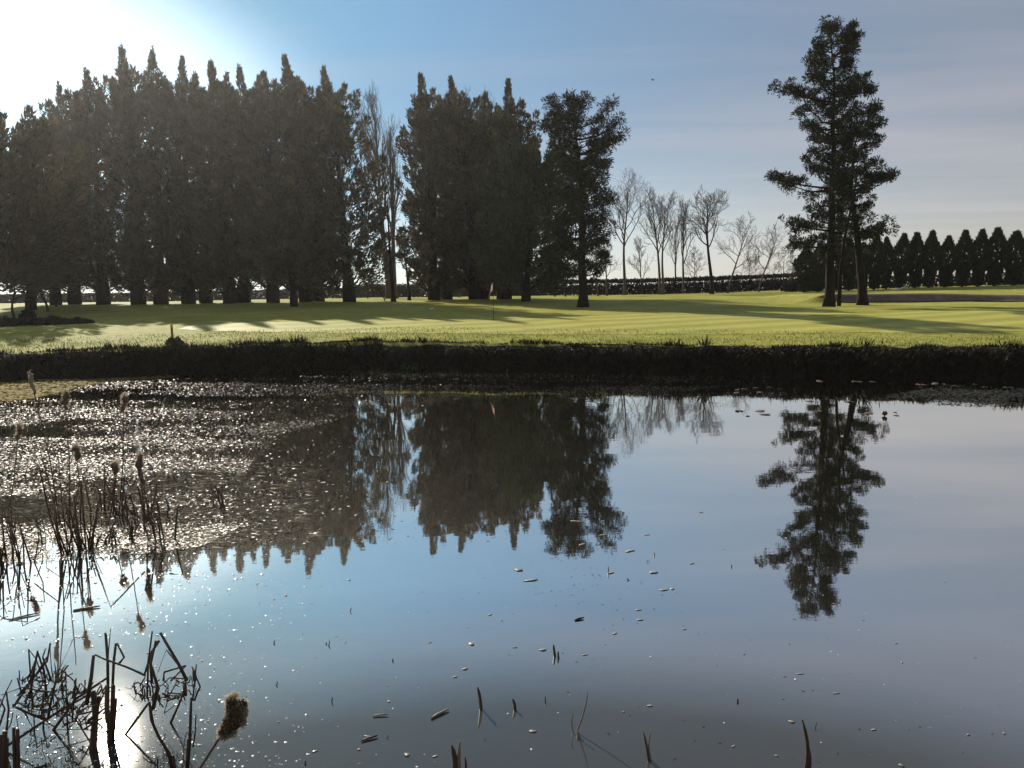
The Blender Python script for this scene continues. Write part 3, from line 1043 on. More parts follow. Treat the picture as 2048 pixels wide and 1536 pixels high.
# ---- row of clipped conifers at far right
def clipped_mesh(seed):
    rng = np.random.default_rng(seed)
    mb = MB()
    n = 3600
    h = rng.random(n) ** .9
    pr = np.interp(h, [0, .15, .28, .45, .57, .68, .78, .88, .95, 1], [.40, .46, .54, .86, 1.0, .9, .62, .30, .14, .03])
    a = rng.random(n) * 6.28
    lob = 1 + .14 * np.sin(a * 3 + seed) * np.sin(h * 14 + seed) + .08 * np.sin(a * 5 + h * 20)
    rr = pr * lob * np.sqrt(.35 + .65 * rng.random(n))
    P = np.stack([np.cos(a) * rr, np.sin(a) * rr, h * .97], 1)
    D = np.stack([np.cos(a) * .6, np.sin(a) * .6, np.full(n, 1.3)], 1) + rng.normal(size=(n, 3)) * .35
    # metre scale: 6 m high, 1.35 m radius
    P *= np.array([1.22, 1.22, 6.0])
    mb.leaves(P, D, .30 + .25 * rng.random(n), .12 + .09 * rng.random(n), rng)
    return mb


proto = []
for k in range(5):
    o = clipped_mesh(700 + k).build('crown', M['thuja'])
    proto.append(o)
tbm = MB()
tbm.tube([(0, 0, -.2), (.02, 0, 1.5), (0, 0, 4.5)], [.17, .13, .05], 7)
tproto = tbm.build('trunk', M['bark'], None, True)
RWX = [(1608, 492, 1.1), (1636, 486, .95), (1668, 482, 1.0), (1697, 480, 1.0), (1722, 486, .85), (1748, 470, .9), (1772, 476, .8), (1799, 469, .98), (1830, 467, .98), (1857, 463, .92), (1889, 474, 1.0), (1924, 463, 1.0), (1954, 461, .95), (1988, 458, 1.12), (2026, 464, 1.25), (2072, 470, 1.1), (2112, 474, 1.1)]
RL = ['rounded outermost conifer at the left end of the clipped row', 'clipped conifer just left of the taller pine trunk', 'clipped conifer hidden right behind the taller pine trunk',
      'clipped conifer standing in the gap between the two pine trunks', 'low clipped conifer behind the leaning pine trunk', 'first clipped conifer clear of the leaning pine trunk, brownish tip',
      'smallest pointed conifer of the clipped row', 'clipped conifer above the pale fallen branch', 'clipped conifer one right of the fallen branch', 'slender red tinged conifer near the middle of the clipped row',
      'shorter blunt conifer right of the slender red tinged one', 'clipped conifer with a broad shoulder right of the blunt one', 'narrow conifer left of the two stout end trees', 'stout tall conifer, last but one of the visible row',
      'stout round topped conifer closing the visible row at right', 'clipped conifer just beyond the right picture edge', 'last clipped conifer outside the right picture edge']
for i, (ux, ty, ws) in enumerate(RWX):
    if ux > 2060:
        continue
    Y = 88 - i * .35
    b = gpos(ux, 575, Y)
    H = at_y(ux, ty, Y)[2] - b[2]
    r_ = empty('clipped_conifer', b)
    tag(r_, RL[i], 'tree', 'row of clipped conifers')
    for src, nm in ((proto[(i * 3) % 5], 'crown'), (tproto, 'trunk')):
        c = src.copy()
        c.name = nm
        COL.objects.link(c)
        c.parent = r_
        c.scale = (ws * .9, ws * .9, H / 6.0)
        c.rotation_euler = (.03 * math.sin(i * 2.3), .035 * math.sin(i * 1.9 + 1), i * 1.7)
for o in proto + [tproto]:
    bpy.data.objects.remove(o)


# ------------------------------------------------------------------ hedges
def hedge(p0, p1, h, th, seed, label, mat, dense, top_bar, gap, nst, low=.5):
    """a trimmed hedge: thick base, stems with gaps, flat dense top"""
    rng = np.random.default_rng(seed)
    p0, p1 = np.asarray(p0), np.asarray(p1)
    L = np.linalg.norm(p1 - p0)
    d = (p1 - p0) / L
    pr = np.array([-d[1], d[0], 0])
    loc = p0.copy()
    loc[2] = float(ground(p0[0], p0[1]))
    root = empty('hedge', loc)
    tag(root, label, 'hedge', 'hedges round the course')
    mb = MB()

    def pts(n, z0, z1, w=1.0):
        s = rng.random(n) * L
        P = p0[None] + d[None] * s[:, None] + pr[None] * (rng.normal(size=n) * th * .45 * w)[:, None]
        gz = ground(P[:, 0], P[:, 1])
        P[:, 2] = gz + z0 + (z1 - z0) * rng.random(n)
        return P - loc
    n = int(L * dense)
    P = pts(n, 0, h * low)
    mb.leaves(P, rng.normal(size=(len(P), 3)) + [0, 0, .6], .45, .27, rng)
    P = pts(int(n * gap), h * low, h * .86, .8)
    mb.leaves(P, rng.normal(size=(len(P), 3)) + [0, 0, .6], .3, .14, rng)
    if top_bar:
        P = pts(int(n * top_bar), h * .80, h * .96)
        mb.leaves(P, rng.normal(size=(len(P), 3)) * [1, 1, .25], .42, .2, rng)
    for k in range(nst):
        q = pts(1, 0, 0)[0]
        q[2] -= .1
        mb_h = h * (.85 + .1 * rng.random())
        mb.tube([q, q + [rng.normal() * .12, 0, mb_h * .5], q + [rng.normal() * .25, 0, mb_h]], [.06, .045, .03], 4)
    mb.build('foliage', M[mat], root)
    return root


hedge(gpos(1010, 590, 114), gpos(1680, 583, 108), 2.35, .8, 801, 'flat topped gappy hedge under the bare trees at right', 'hedge', 200, 2.2, .16, 260, .6)
hedge(gpos(1575, 578, 94), gpos(2300, 570, 84), 1.6, 1.0, 802, 'low dark hedge at the foot of the clipped conifers', 'hedge', 85, .0, .5, 10, .7)
hedge(gpos(-260, 606, 140), gpos(1040, 596, 118), 1.75, 1.0, 803, 'brown clipped hedge seen between the trunks of the left row', 'hedgebrown', 170, .4, .9, 60, .75)
hedge(gpos(700, 600, 122), gpos(1080, 594, 118), 2.3, 1.0, 804, 'taller shaggy hedge section behind the middle group of cypresses', 'hedgebrown', 150, .2, .8, 40, .7)


def bush(u, v, Y, w_, h_, seed, label, mat='hedge', n=1500, leaf=.22):
    rng = np.random.default_rng(seed)
    b = gpos(u, v, Y)
    root = empty('bush', b)
    tag(root, label, 'bush', 'low bushes on the grass')
    mb = MB()
    a = rng.random(n) * 6.28
    rr = np.sqrt(rng.random(n))
    top = np.sqrt(np.clip(1 - rr ** 2, 0, 1)) * (.75 + .25 * np.sin(a * 3 + seed))
    P = np.stack([np.cos(a) * rr * w_ * .5, np.sin(a) * rr * w_ * .4, top * h_ * (.2 + .8 * rng.random(n)) - .05], 1)
    mb.leaves(P, rng.normal(size=(n, 3)) * .5 + [0, 0, .9], leaf, leaf * .35, rng)
    sb = mb
    for k in range(10):
        aa = rng.random() * 6.28
        sb.tube([(0, 0, -.05), (math.cos(aa) * w_ * .18, math.sin(aa) * w_ * .18, h_ * .5), (math.cos(aa) * w_ * .3, math.sin(aa) * w_ * .3, h_ * .8)], [.03, .02, .012], 4)
    mb.build('foliage', M[mat], root)


bush(55, 634, 46, 1.0, .75, 1, 'small dark rounded bush beside the crooked left edge tree')
bush(-10, 648, 42, 3.2, .55, 2, 'low dark bramble patch cut by the left picture edge', n=2200)
bush(95, 645, 43, 3.0, .45, 3, 'low spreading bramble mound right of the rounded bush', n=2200)
bush(150, 643, 43.5, 2.0, .30, 4, 'flat pale grassy tussock at the end of the bramble mound', mat='bankveg')
bush(1600, 581, 92, 4.5, 1.7, 5, 'scrubby thicket joining hedge and clipped conifer row', n=2200, leaf=.3)

# ------------------------------------------------------------------ bank vegetation (stuff)
rng = np.random.default_rng(900)
mb = MB()
n = 16000
x = rng.uniform(-26, 30, n)
f = rng.random(n)
y0 = shore_far(x)
off = f * 1.5
z = np.interp(off, bank_off, bank_z) + .02
P = np.stack([x, y0 + off - .06, z - .06], 1)
D = np.stack([rng.normal(size=n) * .5, -.55 - .5 * rng.random(n), .6 + .7 * rng.random(n) - .9 * (f > .6)], 1)
mb.leaves(P, D, .16 + .26 * rng.random(n), .02 + .03 * rng.random(n), rng)
# ragged tufts on the lip, in clumps
nt_ = 330
tx = rng.uniform(-26, 30, nt_)
th = np.where(rng.random(nt_) < .25, .22, .12) * (.7 + .6 * rng.random(nt_))
th = th * (.45 + 1.1 * (np.sin(tx * 1.9) * np.sin(tx * .77 + 1) + .9 * rng.random(nt_)).clip(0, 1.5))
big = (tx < -8.2) & (tx > -17)
th = np.where(big, th * 1.1, th) * .85
per = 34
cx = np.repeat(tx, per) + rng.normal(size=nt_ * per) * .16
cyy = shore_far(cx) + 1.36 + rng.normal(size=nt_ * per) * .1
P = np.stack([cx, cyy, ground(cx, cyy) - .03], 1)
D = rng.normal(size=(nt_ * per, 3)) * [.4, .4, .1] + [0, -.15, 1]
mb.leaves(P, D, np.repeat(th, per) * (.6 + .7 * rng.random(nt_ * per)), .025 + .015 * rng.random(nt_ * per), rng)
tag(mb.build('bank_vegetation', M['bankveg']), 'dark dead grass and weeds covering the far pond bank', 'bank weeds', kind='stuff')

# brushy growth over the left end of the bank
mb = MB()
n = 7000
x = rng.normal(-11.8, 2.9, n)
x = np.clip(x, -20, -5.6)
yb = shore_far(x) + 1.1 * rng.random(n) - .1
zb = np.interp(yb - shore_far(x), bank_off, bank_z)
P = np.stack([x, yb - .1, zb + .12 * rng.random(n)], 1)
D = rng.normal(size=(n, 3)) * [.6, .5, .35] + [0, -.35, .7]
mb.leaves(P, D, .18 + .28 * rng.random(n), .03 + .035 * rng.random(n), rng)
tag(mb.build('bank_undergrowth', M['hedge']), 'tangled brown brambles on the left part of the far bank', 'undergrowth', kind='stuff')

# lit rough grass along the lip and over the lawn edge
mb = MB()
n = 26000
x = rng.uniform(-26, 32, n)
dd = rng.random(n) ** 1.7 * 5.5
clump = lump_noise(x * 2.3, dd * 3.1 + 7) + rng.normal(size=n) * .35
keep = clump > -.25
x, dd = x[keep], dd[keep]
n = len(x)
y = shore_far(x) + 1.5 + dd
P = np.stack([x, y, ground(x, y) - .015], 1)
D = rng.normal(size=(n, 3)) * [.55, .55, .1] + [0, 0, 1]
mb.leaves(P, D, .05 + .10 * rng.random(n), .018 + .014 * rng.random(n), rng)
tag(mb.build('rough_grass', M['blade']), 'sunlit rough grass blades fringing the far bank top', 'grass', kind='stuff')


# green tufts at the water's edge
def tuft(u, v, n, h, spread, seed, label, mat='tuft'):
    rng = np.random.default_rng(seed)
    b = at_z(u, v, 0)
    root_o = MB()
    P = np.stack([rng.normal(size=n) * spread, rng.normal(size=n) * .08, np.full(n, -.03)], 1)
    D = rng.normal(size=(n, 3)) * [.28, .25, .05] + [.1, 0, 1]
    root_o.leaves(P, D, h * (.45 + .6 * rng.random(n)), .02 + .015 * rng.random(n), rng)
    o = root_o.build('grass_tuft', M[mat])
    o.location = b
    tag(o, label, 'grass tuft', 'grass tufts at the water edge')


tuft(775, 741, 90, .26, .35, 1, 'thin sparse grass tuft at the foot of the bank, leftmost of three')
tuft(822, 742, 240, .42, .26, 2, 'thick bright green grass tuft at the foot of the dark bank')
tuft(860, 741, 90, .44, .07, 3, 'narrow upright green tuft right beside the thick one')
tuft(1012, 745, 20, .28, .05, 4, 'few thin blades standing at the water edge right of the green tufts')


# ------------------------------------------------------------------ golf things
b = at_y(987, 641, 41.0)
b[2] = float(ground(b[0], b[1]))
fl = empty('flagstick', b)
tag(fl, 'thin flagstick with a limp pinkish flag standing on the putting green', 'flagstick')
mb = MB()
mb.tube([(0, 0, -.1), (0, 0, .75)], [.014, .013], 8)
mb.build('pole_foot', M['birdblack'], fl)
mb = MB()
mb.tube([(0, 0, .75), (-.01, 0, 2.15)], [.013, .011], 8)
mb.build('pole', M['barkgrey'], fl)
mb = MB()
gu, gv = np.meshgrid(np.linspace(0, 1, 13), np.linspace(0, 1, 13))
fx = -.02 - .26 * gu * (.55 + .45 * gv)
fy = .055 * np.sin(gu * 9 + gv * 2) * gu
fz = 2.12 - .42 * gv * (1 - .1 * gu) - .52 * gu ** 1.3 - .03 * np.sin(gu * 8)
idf = np.arange(169).reshape(13, 13)
mb.add(np.stack([fx, fy, fz], -1).reshape(-1, 3), np.stack([idf[:-1, :-1], idf[:-1, 1:], idf[1:, 1:], idf[1:, :-1]], -1).reshape(-1, 4))
mb.build('flag', M['flag'], fl, True)

b = at_y(346, 690, 31.2)
b[2] = float(ground(b[0], b[1]))
ps = empty('marker_post', b)
tag(ps, 'short yellow topped wooden marker post on the far bank lip', 'post')
mb = MB()
mb.tube([(0, 0, -.2), (0, 0, .05), (-.01, 0, .70)], [.05, .05, .048], 10)
mb.build('post', M['postwood'], ps)
mb = MB()
mb.tube([(-.01, 0, .70), (-.011, 0, .85), (-.011, 0, .87)], [.053, .053, .04], 10)
mb.build('painted_tip', M['yellow'], ps)
bush(350, 688, 31.0, .7, .38, 9, 'wiry twig clump round the foot of the marker post', mat='hedgebrown', n=500, leaf=.16)


def bird(b, s, mat, label, spread=False, yaw=0.0):
    rng = np.random.default_rng(3)
    o = MB()
    prof = [(-.5, .02), (-.35, .07), (-.1, .14), (.12, .15), (.28, .10), (.36, .075), (.43, .08), (.5, .065), (.56, .02), (.63, .008)]
    o.tube([(x * s, 0, (.18 + (.12 if x > .3 else 0) - .1 * (x < -.3)) * s) for x, r in prof], [r * s for x, r in prof], 10)
    if spread:
        for sg in (-1, 1):
            sec = [((.18, 0), (-.14, 0)), ((.2, .35), (-.08, .35)), ((.06, .8), (-.1, .8)), ((-.1, 1.05), (-.13, 1.05))]
            v = []
            for (a, c) in sec:
                z = .22 + .16 * a[1] if sg else 0
                v += [(a[0] * s, sg * a[1] * s, z * s), (c[0] * s, sg * c[1] * s, z * s), (c[0] * s, sg * c[1] * s, (z - .03) * s), (a[0] * s, sg * a[1] * s, (z - .03) * s)]
            f = []
            for k in range(3):
                q = k * 4
                for j in range(4):
                    f.append((q + j, q + (j + 1) % 4, q + 4 + (j + 1) % 4, q + 4 + j))
            o.add(v, f)
    else:
        for sg in (-1, 1):
            o.tube([(.02 * s, sg * .05 * s, .1 * s), (.03 * s, sg * .05 * s, -.06 * s)], [.012 * s, .012 * s], 5)
    r = o.build('bird', M[mat], None, True)
    r.location = b
    r.rotation_euler = (0, 0, yaw)
    tag(r, label, 'bird')
    return r


bird(at_y(1306, 161, 60), .26, 'birdblack', 'tiny dark bird flying in the open sky', True, 2.6)
p = gpos(863, 621, 56)
p[2] += .03
bird(p, .36, 'white', 'small white bird standing on the shaded grass', False, .4)

# pale fallen branch by the clipped conifers
b = gpos(1795, 579, 80)
mb = MB()
rng = np.random.default_rng(77)
q = 80 / 1480.0
pl = [(-18, 3), (-13, 1), (-6, .2), (2, 1), (9, 4), (16, 6.5), (18, 9), (12, 10)]
mb.tube([(px_ * q, rng.normal() * .05, py_ * q + .05) for px_, py_ in pl], [.05, .09, .11, .1, .08, .06, .045, .03], 7)
mb.tube([(-18 * q, 0, 3 * q + .05), (-17 * q, .1, 5.5 * q), (-14 * q, .15, 4.5 * q)], [.05, .045, .03], 6)
o = mb.build('fallen_branch', M['palewood'], None, True)
o.location = b
tag(o, 'pale curved fallen branch lying in front of the clipped conifer row', 'branch')

# ------------------------------------------------------------------ floating pond weed (stuff)


def in_poly(u, v, poly):
    poly = np.asarray(poly, float)
    c = np.zeros(len(u), bool)
    j = len(poly) - 1
    for i in range(len(poly)):
        xi, yi = poly[i]
        xj, yj = poly[j]
        cond = ((yi > v) != (yj > v)) & (u < (xj - xi) * (v - yi) / (yj - yi + 1e-9) + xi)
        c ^= cond
        j = i
    return c


def at_z_many(u, v, z=0.0):
    d = np.stack([(u - CX) / F, (CY - v) / F, -np.ones_like(u)], 1) @ CAMN.T
    return EYE[None] + d * ((z - EYE[2]) / d[:, 2])[:, None]


def fbm(x, y, seed, oct=4):
    r = np.random.default_rng(seed)
    v = np.zeros_like(x)
    a = 1.0
    for k in range(oct):
        for _ in range(3):
            th = r.random() * 6.28
            kx, ky = math.cos(th), math.sin(th)
            v += a * np.sin((x * kx + y * ky) * (1.6 ** k) * 1.5 + r.random() * 6.28) / 3
        a *= .62
    return v


W3 = [(-60, 772), (150, 752), (300, 738), (600, 733), (640, 742), (400, 750), (200, 765), (60, 800), (-60, 810)]
W1 = [(-60, 775), (150, 755), (300, 742), (620, 738), (880, 742), (1250, 750), (1520, 762), (1380, 782), (1050, 790), (900, 800), (820, 815), (700, 835), (560, 870), (500, 930), (470, 1000), (500, 1050), (400, 1095), (250, 1112), (-60, 1135)]
rng = np.random.default_rng(1000)
n = 210000
u = rng.uniform(-60, 1540, n)
v = rng.uniform(735, 1135, n)
k = in_poly(u, v, W1) & ~(in_poly(u, v, W3) & (rng.random(n) < .93))
u, v = u[k], v[k]
P = at_z_many(u, v)
nz_f = 1.7 * fbm(P[:, 0] * .22, P[:, 1] * .95, 11) + .6 * fbm(P[:, 0] * 1.1, P[:, 1] * 3.2, 31) + rng.normal(size=len(u)) * .45
thr = np.interp(u, [0, 350, 520, 900, 1500], [-.2, .1, .3, .15, .3]) + np.interp(v, [740, 790, 850, 1120], [-.55, -.05, 0, .1])
keep = nz_f > thr
P = P[keep]
n = len(P)
P[:, 2] = .004 + .02 * rng.random(n)
mb = MB()
S = (.012 + .045 * rng.random(n) ** 2.5) * np.interp(P[:, 1], [6, 14, 28], [.7, 1.0, 1.5])
mb.flats(P, S, rng.normal(0, .6, n), .10, rng, .45)
tag(mb.build('pond_weed', M['weed']), 'glinting mat of small floating weed leaves on the left and far water', 'pond weed', kind='stuff')

# loose leaves drifting off the mat
mb = MB()
n = 9000
u = np.concatenate([rng.normal(520, 190, 6000), rng.uniform(600, 1560, 3000)])
v = np.concatenate([rng.uniform(800, 1090, 6000), 752 + 60 * rng.random(3000) ** 2])
k = (u > 150) & (v < 1100) & (rng.random(n) < np.interp(u, [150, 500, 800, 1000], [1, .8, .25, .12]) * np.where(v < 815, 3, 1))
P = at_z_many(u[k], v[k])
n = len(P)
P[:, 2] = .004 + .012 * rng.random(n)
mb.flats(P, (.012 + .05 * rng.random(n) ** 2.5) * np.interp(P[:, 1], [6, 14, 28], [.8, 1.1, 1.6]), rng.normal(.2, .6, n), .17, rng, .45)
tag(mb.build('pond_weed', M['weed']), 'loose weed leaves sprinkled over the dark tree reflections', 'pond weed', kind='stuff')

# right-hand strip of weed
W2 = [(1760, 792), (1900, 770), (2100, 778), (2100, 822), (1950, 815), (1820, 805)]
n = 9000
u = rng.uniform(1740, 2100, n)
v = rng.uniform(765, 825, n)
k = in_poly(u, v, W2)
P = at_z_many(u[k], v[k])
nz_f = fbm(P[:, 0] * .5, P[:, 1] * 1.2, 12) + rng.normal(size=len(P)) * .3
P = P[nz_f > 0]
n = len(P)
P[:, 2] = .004 + .015 * rng.random(n)
mb = MB()
mb.flats(P, (.03 + .08 * rng.random(n)), rng.random(n) * 6.28, .16, rng, .5)
tag(mb.build('pond_weed', M['weed']), 'strip of broken floating weed near the far bank at right', 'pond weed', kind='stuff')

# algae scum along the far left shore
n = 26000
u = rng.uniform(-60, 640, n)
v = rng.uniform(730, 812, n)
k = in_poly(u, v, W3)
P = at_z_many(u[k], v[k])
nz_f = fbm(P[:, 0] * .4, P[:, 1] * .9, 13) + rng.normal(size=len(P)) * .4
P = P[nz_f > -.6]
n = len(P)
P[:, 2] = .012 + .02 * rng.random(n)
mb = MB()
mb.flats(P, .06 + .12 * rng.random(n), rng.random(n) * 6.28, .10, rng, .8)
tag(mb.build('algae_scum', M['algae']), 'yellow green algae scum floating along the far left shore', 'algae', kind='stuff')

# straw litter floating among the weed
mb = MB()
n = 420
u = np.concatenate([rng.uniform(300, 620, 260), rng.uniform(0, 330, 160)])
v = np.concatenate([rng.uniform(930, 1090, 260), rng.uniform(980, 1120, 160)])
P = at_z_many(u, v)
P[:, 2] = .012 + .02 * rng.random(n)
a = rng.normal(.35, .5, n)
D = np.stack([np.cos(a), np.sin(a) * 1.2, rng.normal(size=n) * .07], 1)
L = .08 + .3 * rng.random(n) ** 2
for i in range(n):
    d = D[i] / np.linalg.norm(D[i])
    mb.tube([P[i], P[i] + d * L[i]], [.005, .004], 4)
tag(mb.build('straw_litter', M['straw']), 'broken pale reed straws floating among the weed at left', 'straw', kind='stuff')

# tiny specks on the open water: seeds and froth, thick near the reeds
mb = MB()
n = 3600
u = np.concatenate([rng.uniform(-20, 620, 2000), rng.uniform(0, 2048, 700), rng.uniform(0, 420, 900)])
v = np.concatenate([rng.uniform(1090, 1536, 2000), rng.uniform(900, 1536, 700), rng.uniform(1100, 1536, 900)])
keep = (rng.random(n) < np.interp(u, [0, 300, 650, 2048], [1, .8, .35, .35]))
u, v = u[keep], v[keep]
P = at_z_many(u, v)
cl = fbm(P[:, 0] * 1.2, P[:, 1] * 1.2, 21) + rng.normal(size=len(P)) * .5
P = P[cl > -.1]
n = len(P)
r = (.0025 + .0055 * rng.random(n) ** 2.5) * np.interp(P[:, 0], [-1.2, -.4], [1.45, 1.0]) * np.interp(P[:, 1], [4, 9, 20], [.9, 1.5, 2.4])
oct_v = np.array([(1, 0, 0), (0, 1, 0), (-1, 0, 0), (0, -1, 0), (0, 0, .7), (.7, .7, .25), (-.7, .7, .25), (-.7, -.7, .25), (.7, -.7, .25)], float)
oct_f = np.array([(0, 5, 4), (5, 1, 4), (1, 6, 4), (6, 2, 4), (2, 7, 4), (7, 3, 4), (3, 8, 4), (8, 0, 4)])
VV = oct_v[None] * r[:, None, None] * (1 + .35 * rng.normal(size=(n, 1, 3))) + P[:, None, :]
FF = oct_f[None] + (np.arange(n) * 9)[:, None, None]
mb.add(VV.reshape(-1, 3), FF.reshape(-1, 3))
tag(mb.build('floating_specks', M['speck'], None, True), 'countless tiny pale seed and froth specks on the open water', 'specks', kind='stuff')

# dark crumbs
mb = MB()
n = 420
u = np.concatenate([rng.normal(1130, 90, 160), rng.uniform(500, 2000, 260)])
v = np.concatenate([rng.normal(1165, 40, 160), rng.uniform(1000, 1530, 260)])
P = at_z_many(u, v)
P[:, 2] = .003
mb.flats(P, (.006 + .03 * rng.random(n) ** 2.5) * np.interp(P[:, 1], [4, 9, 20], [.8, 1.2, 2]), rng.normal(.2, .5, n), .06, rng, .25)
tag(mb.build('dark_debris', M['darkbit']), 'scattered dark plant crumbs floating on the open water', 'debris', kind='stuff')

# ------------------------------------------------------------------ floating leaves, one by one
LV = [(1037, 1140, .11, 'rounded'), (1062, 1161, .17, 'long'), (1260, 1102, .11, 'rounded'), (1307, 1145, .11, 'rounded'), (1328, 1180, .12, 'long'), (1345, 1178, .06, 'small'), (1384, 1127, .07, 'small'), (1205, 1070, .10, 'long'),
      (1155, 1043, .18, 'long'), (1293, 1070, .09, 'long'), (1277, 1220, .055, 'small'), (1280, 1240, .06, 'small'), (943, 1288, .075, 'rounded'), (1085, 1300, .07, 'small'), (930, 1338, .06, 'small'), (910, 1354, .04, 'small'), (1230, 1267, .05, 'rounded'),
      (1170, 1310, .055, 'long'), (1065, 1463, .05, 'rounded'), (778, 1403, .035, 'small'), (814, 1510, .05, 'rounded'), (630, 1503, .05, 'long'), (1300, 1412, .045, 'small'), (1247, 1424, .025, 'small'),
      (1467, 1493, .03, 'small'), (1553, 1512, .025, 'small'), (1600, 1348, .06, 'long'), (1672, 1387, .055, 'long'), (1583, 1444, .045, 'rounded'), (1747, 1460, .035, 'rounded'), (1804, 1325, .03, 'small'), (1792, 1287, .03, 'small'),
      (2008, 1467, .03, 'small'), (1802, 1531, .035, 'rounded'), (1164, 1089, .12, 'long'), (1222, 1146, .08, 'rounded'), (1369, 1259, .05, 'long'), (860, 1285, .03, 'small'), (690, 1285, .03, 'small'), (1030, 1295, .05, 'long'),
      (735, 1473, .06, 'long'), (718, 1499, .03, 'small'), (870, 1513, .035, 'small'), (1402, 1025, .06, 'small'), (1520, 1112, .05, 'small'), (1936, 1470, .03, 'small'), (698, 1160, .05, 'small'), (980, 1230, .045, 'small')]
WHERE = {0: 'pale rounded leaf floating left of a longer curled leaf in mid pond', 1: 'long curled yellowish leaf floating in mid pond', 2: 'pale oval leaf floating just below the single pine reflection',
         3: 'pale pointed oval leaf floating right of a thin upright stalk', 4: 'long narrow pale leaf floating with a small bit at its tip', 7: 'thin pale leaf sliver at the lower edge of the pine reflection',
         8: 'long pale floating strip within the single pine reflection', 12: 'cream oval leaf floating left above the paired stubs', 21: 'bright two lobed cream leaf floating near the bottom', 26: 'white floating sliver at right, above the tallest bottom stub'}
for i, (u, v, s_, sh) in enumerate(LV):
    rng = np.random.default_rng(1200 + i)
    p = at_z(u, v, 0)
    s_ *= .85
    asp = {'rounded': .75, 'long': .28, 'small': .6}[sh]
    k = 14
    th = np.arange(k) * 2 * math.pi / k
    rad = 1 + .22 * np.sin(2 * th + rng.random() * 6) + .12 * np.sin(3 * th + rng.random() * 6) + .13 * rng.normal(size=k)
    rx, ry = np.cos(th) * rad * s_ / 2, np.sin(th) * rad * s_ / 2 * asp
    top = np.stack([rx, ry, .003 + .01 * s_ + .05 * np.abs(ry) + .02 * s_ * np.abs(rng.normal(size=k))], 1)
    v_ = np.concatenate([top, top - [0, 0, .002], [[0, 0, .003]], [[0, 0, .001]]])
    f3 = [(j, (j + 1) % k, 2 * k) for j in range(k)] + [((j + 1) % k + k, j + k, 2 * k + 1) for j in range(k)]
    f4 = [(j + k, (j + 1) % k + k, (j + 1) % k, j) for j in range(k)]
    mb = MB()
    mb.V.append(v_)
    mb.n = len(v_)
    mb.F.append(np.array(f3))
    mb.F.append(np.array(f4))
    o = mb.build('floating_leaf', M['leaf'], None, True)
    o.location = p
    o.rotation_euler = (0, 0, rng.normal() * .35)
    lab = WHERE.get(i, {'rounded': 'small rounded pale leaf floating on the open water', 'long': 'narrow pale leaf sliver floating on the open water', 'small': 'tiny pale leaf flake floating on the open water'}[sh])
    tag(o, lab, 'leaf', 'pale leaves floating on the pond')

# lily pads near the far right bank, and red buds
PADS = [(1475, 780), (1490, 778), (1512, 776), (1540, 775), (1560, 778), (1473, 786), (1546, 787), (1567, 786), (1520, 785), (1620, 803), (1680, 799), (1700, 804), (1665, 801), (1640, 763), (1710, 763), (1720, 764), (1745, 764),
        (1836, 769), (1848, 770), (1870, 768), (1842, 774), (1858, 781), (1893, 778), (1938, 788), (1950, 769), (1970, 774), (1980, 788), (1890, 769), (1910, 772), (1478, 822), (1495, 832), (1520, 823), (1530, 829), (1790, 825), (1793, 831), (1738, 827), (2010, 775), (1640, 822)]
for i, (u, v) in enumerate(PADS):
    rng = np.random.default_rng(1400 + i)
    p = at_z(u, v, 0)
    k = 16
    s_ = .06 + .09 * rng.random()
    th = np.linspace(.25, 2 * math.pi - .25, k)
    rr = s_ * (1 + .05 * rng.normal(size=k))
    tx_, ty_ = rng.normal(size=2) * .12
    rim = np.stack([np.cos(th) * rr, np.sin(th) * rr * .8, .008 + .006 * rng.random(k)], 1)
    rim[:, 2] += np.clip(rim[:, 0] * tx_ + rim[:, 1] * ty_, -.004, .1)
    v_ = np.concatenate([rim, rim - [0, 0, .003], [[0, 0, .006]], [[0, 0, .003]]])
    mb = MB()
    mb.V.append(v_)
    mb.n = len(v_)
    mb.F.append(np.array([(j, j + 1, 2 * k) for j in range(k - 1)] + [(j + 1 + k, j + k, 2 * k + 1) for j in range(k - 1)]))
    mb.F.append(np.array([(j + k, j + 1 + k, j + 1, j) for j in range(k - 1)] + [(k - 1, 2 * k, 2 * k + 1, 2 * k - 1), (0, k, 2 * k + 1, 2 * k)]))
    o = mb.build('lily_pad', M['pad'], None, True)
    o.location = p
    o.rotation_euler = (0, 0, rng.random() * 6.28)
    tag(o, 'flat reddish lily pad floating in the dark water near the far bank', 'lily pad', 'lily pads near the far bank')
for (u, v, s_, lab) in ((1769, 829, .07, 'round dark red lily bud, larger of two near the far right bank'), (1735, 822, .045, 'small pointed red lily bud left of the larger one')):
    rng = np.random.default_rng(int(u))
    r_ = empty('lily_bud', at_z(u, v + 3, 0))
    tag(r_, lab, 'lily bud', 'red lily buds')
    mb = MB()
    for k in range(7):
        a = k * 2.4
        q = np.linspace(0, 1, 6)
        mb.tube([(math.cos(a) * s_ * .55 * math.sin(s * 2.6), math.sin(a) * s_ * .55 * math.sin(s * 2.6), .02 + s_ * 1.5 * s) for s in q], s_ * np.array([.2, .42, .46, .36, .2, .04]), 7)
    mb.build('petal', M['red'], r_, True)
    mb = MB()
    mb.tube([(0, 0, -.2), (0, 0, .03)], [.012, .014], 6)
    mb.build('stalk', M['reed'], r_)


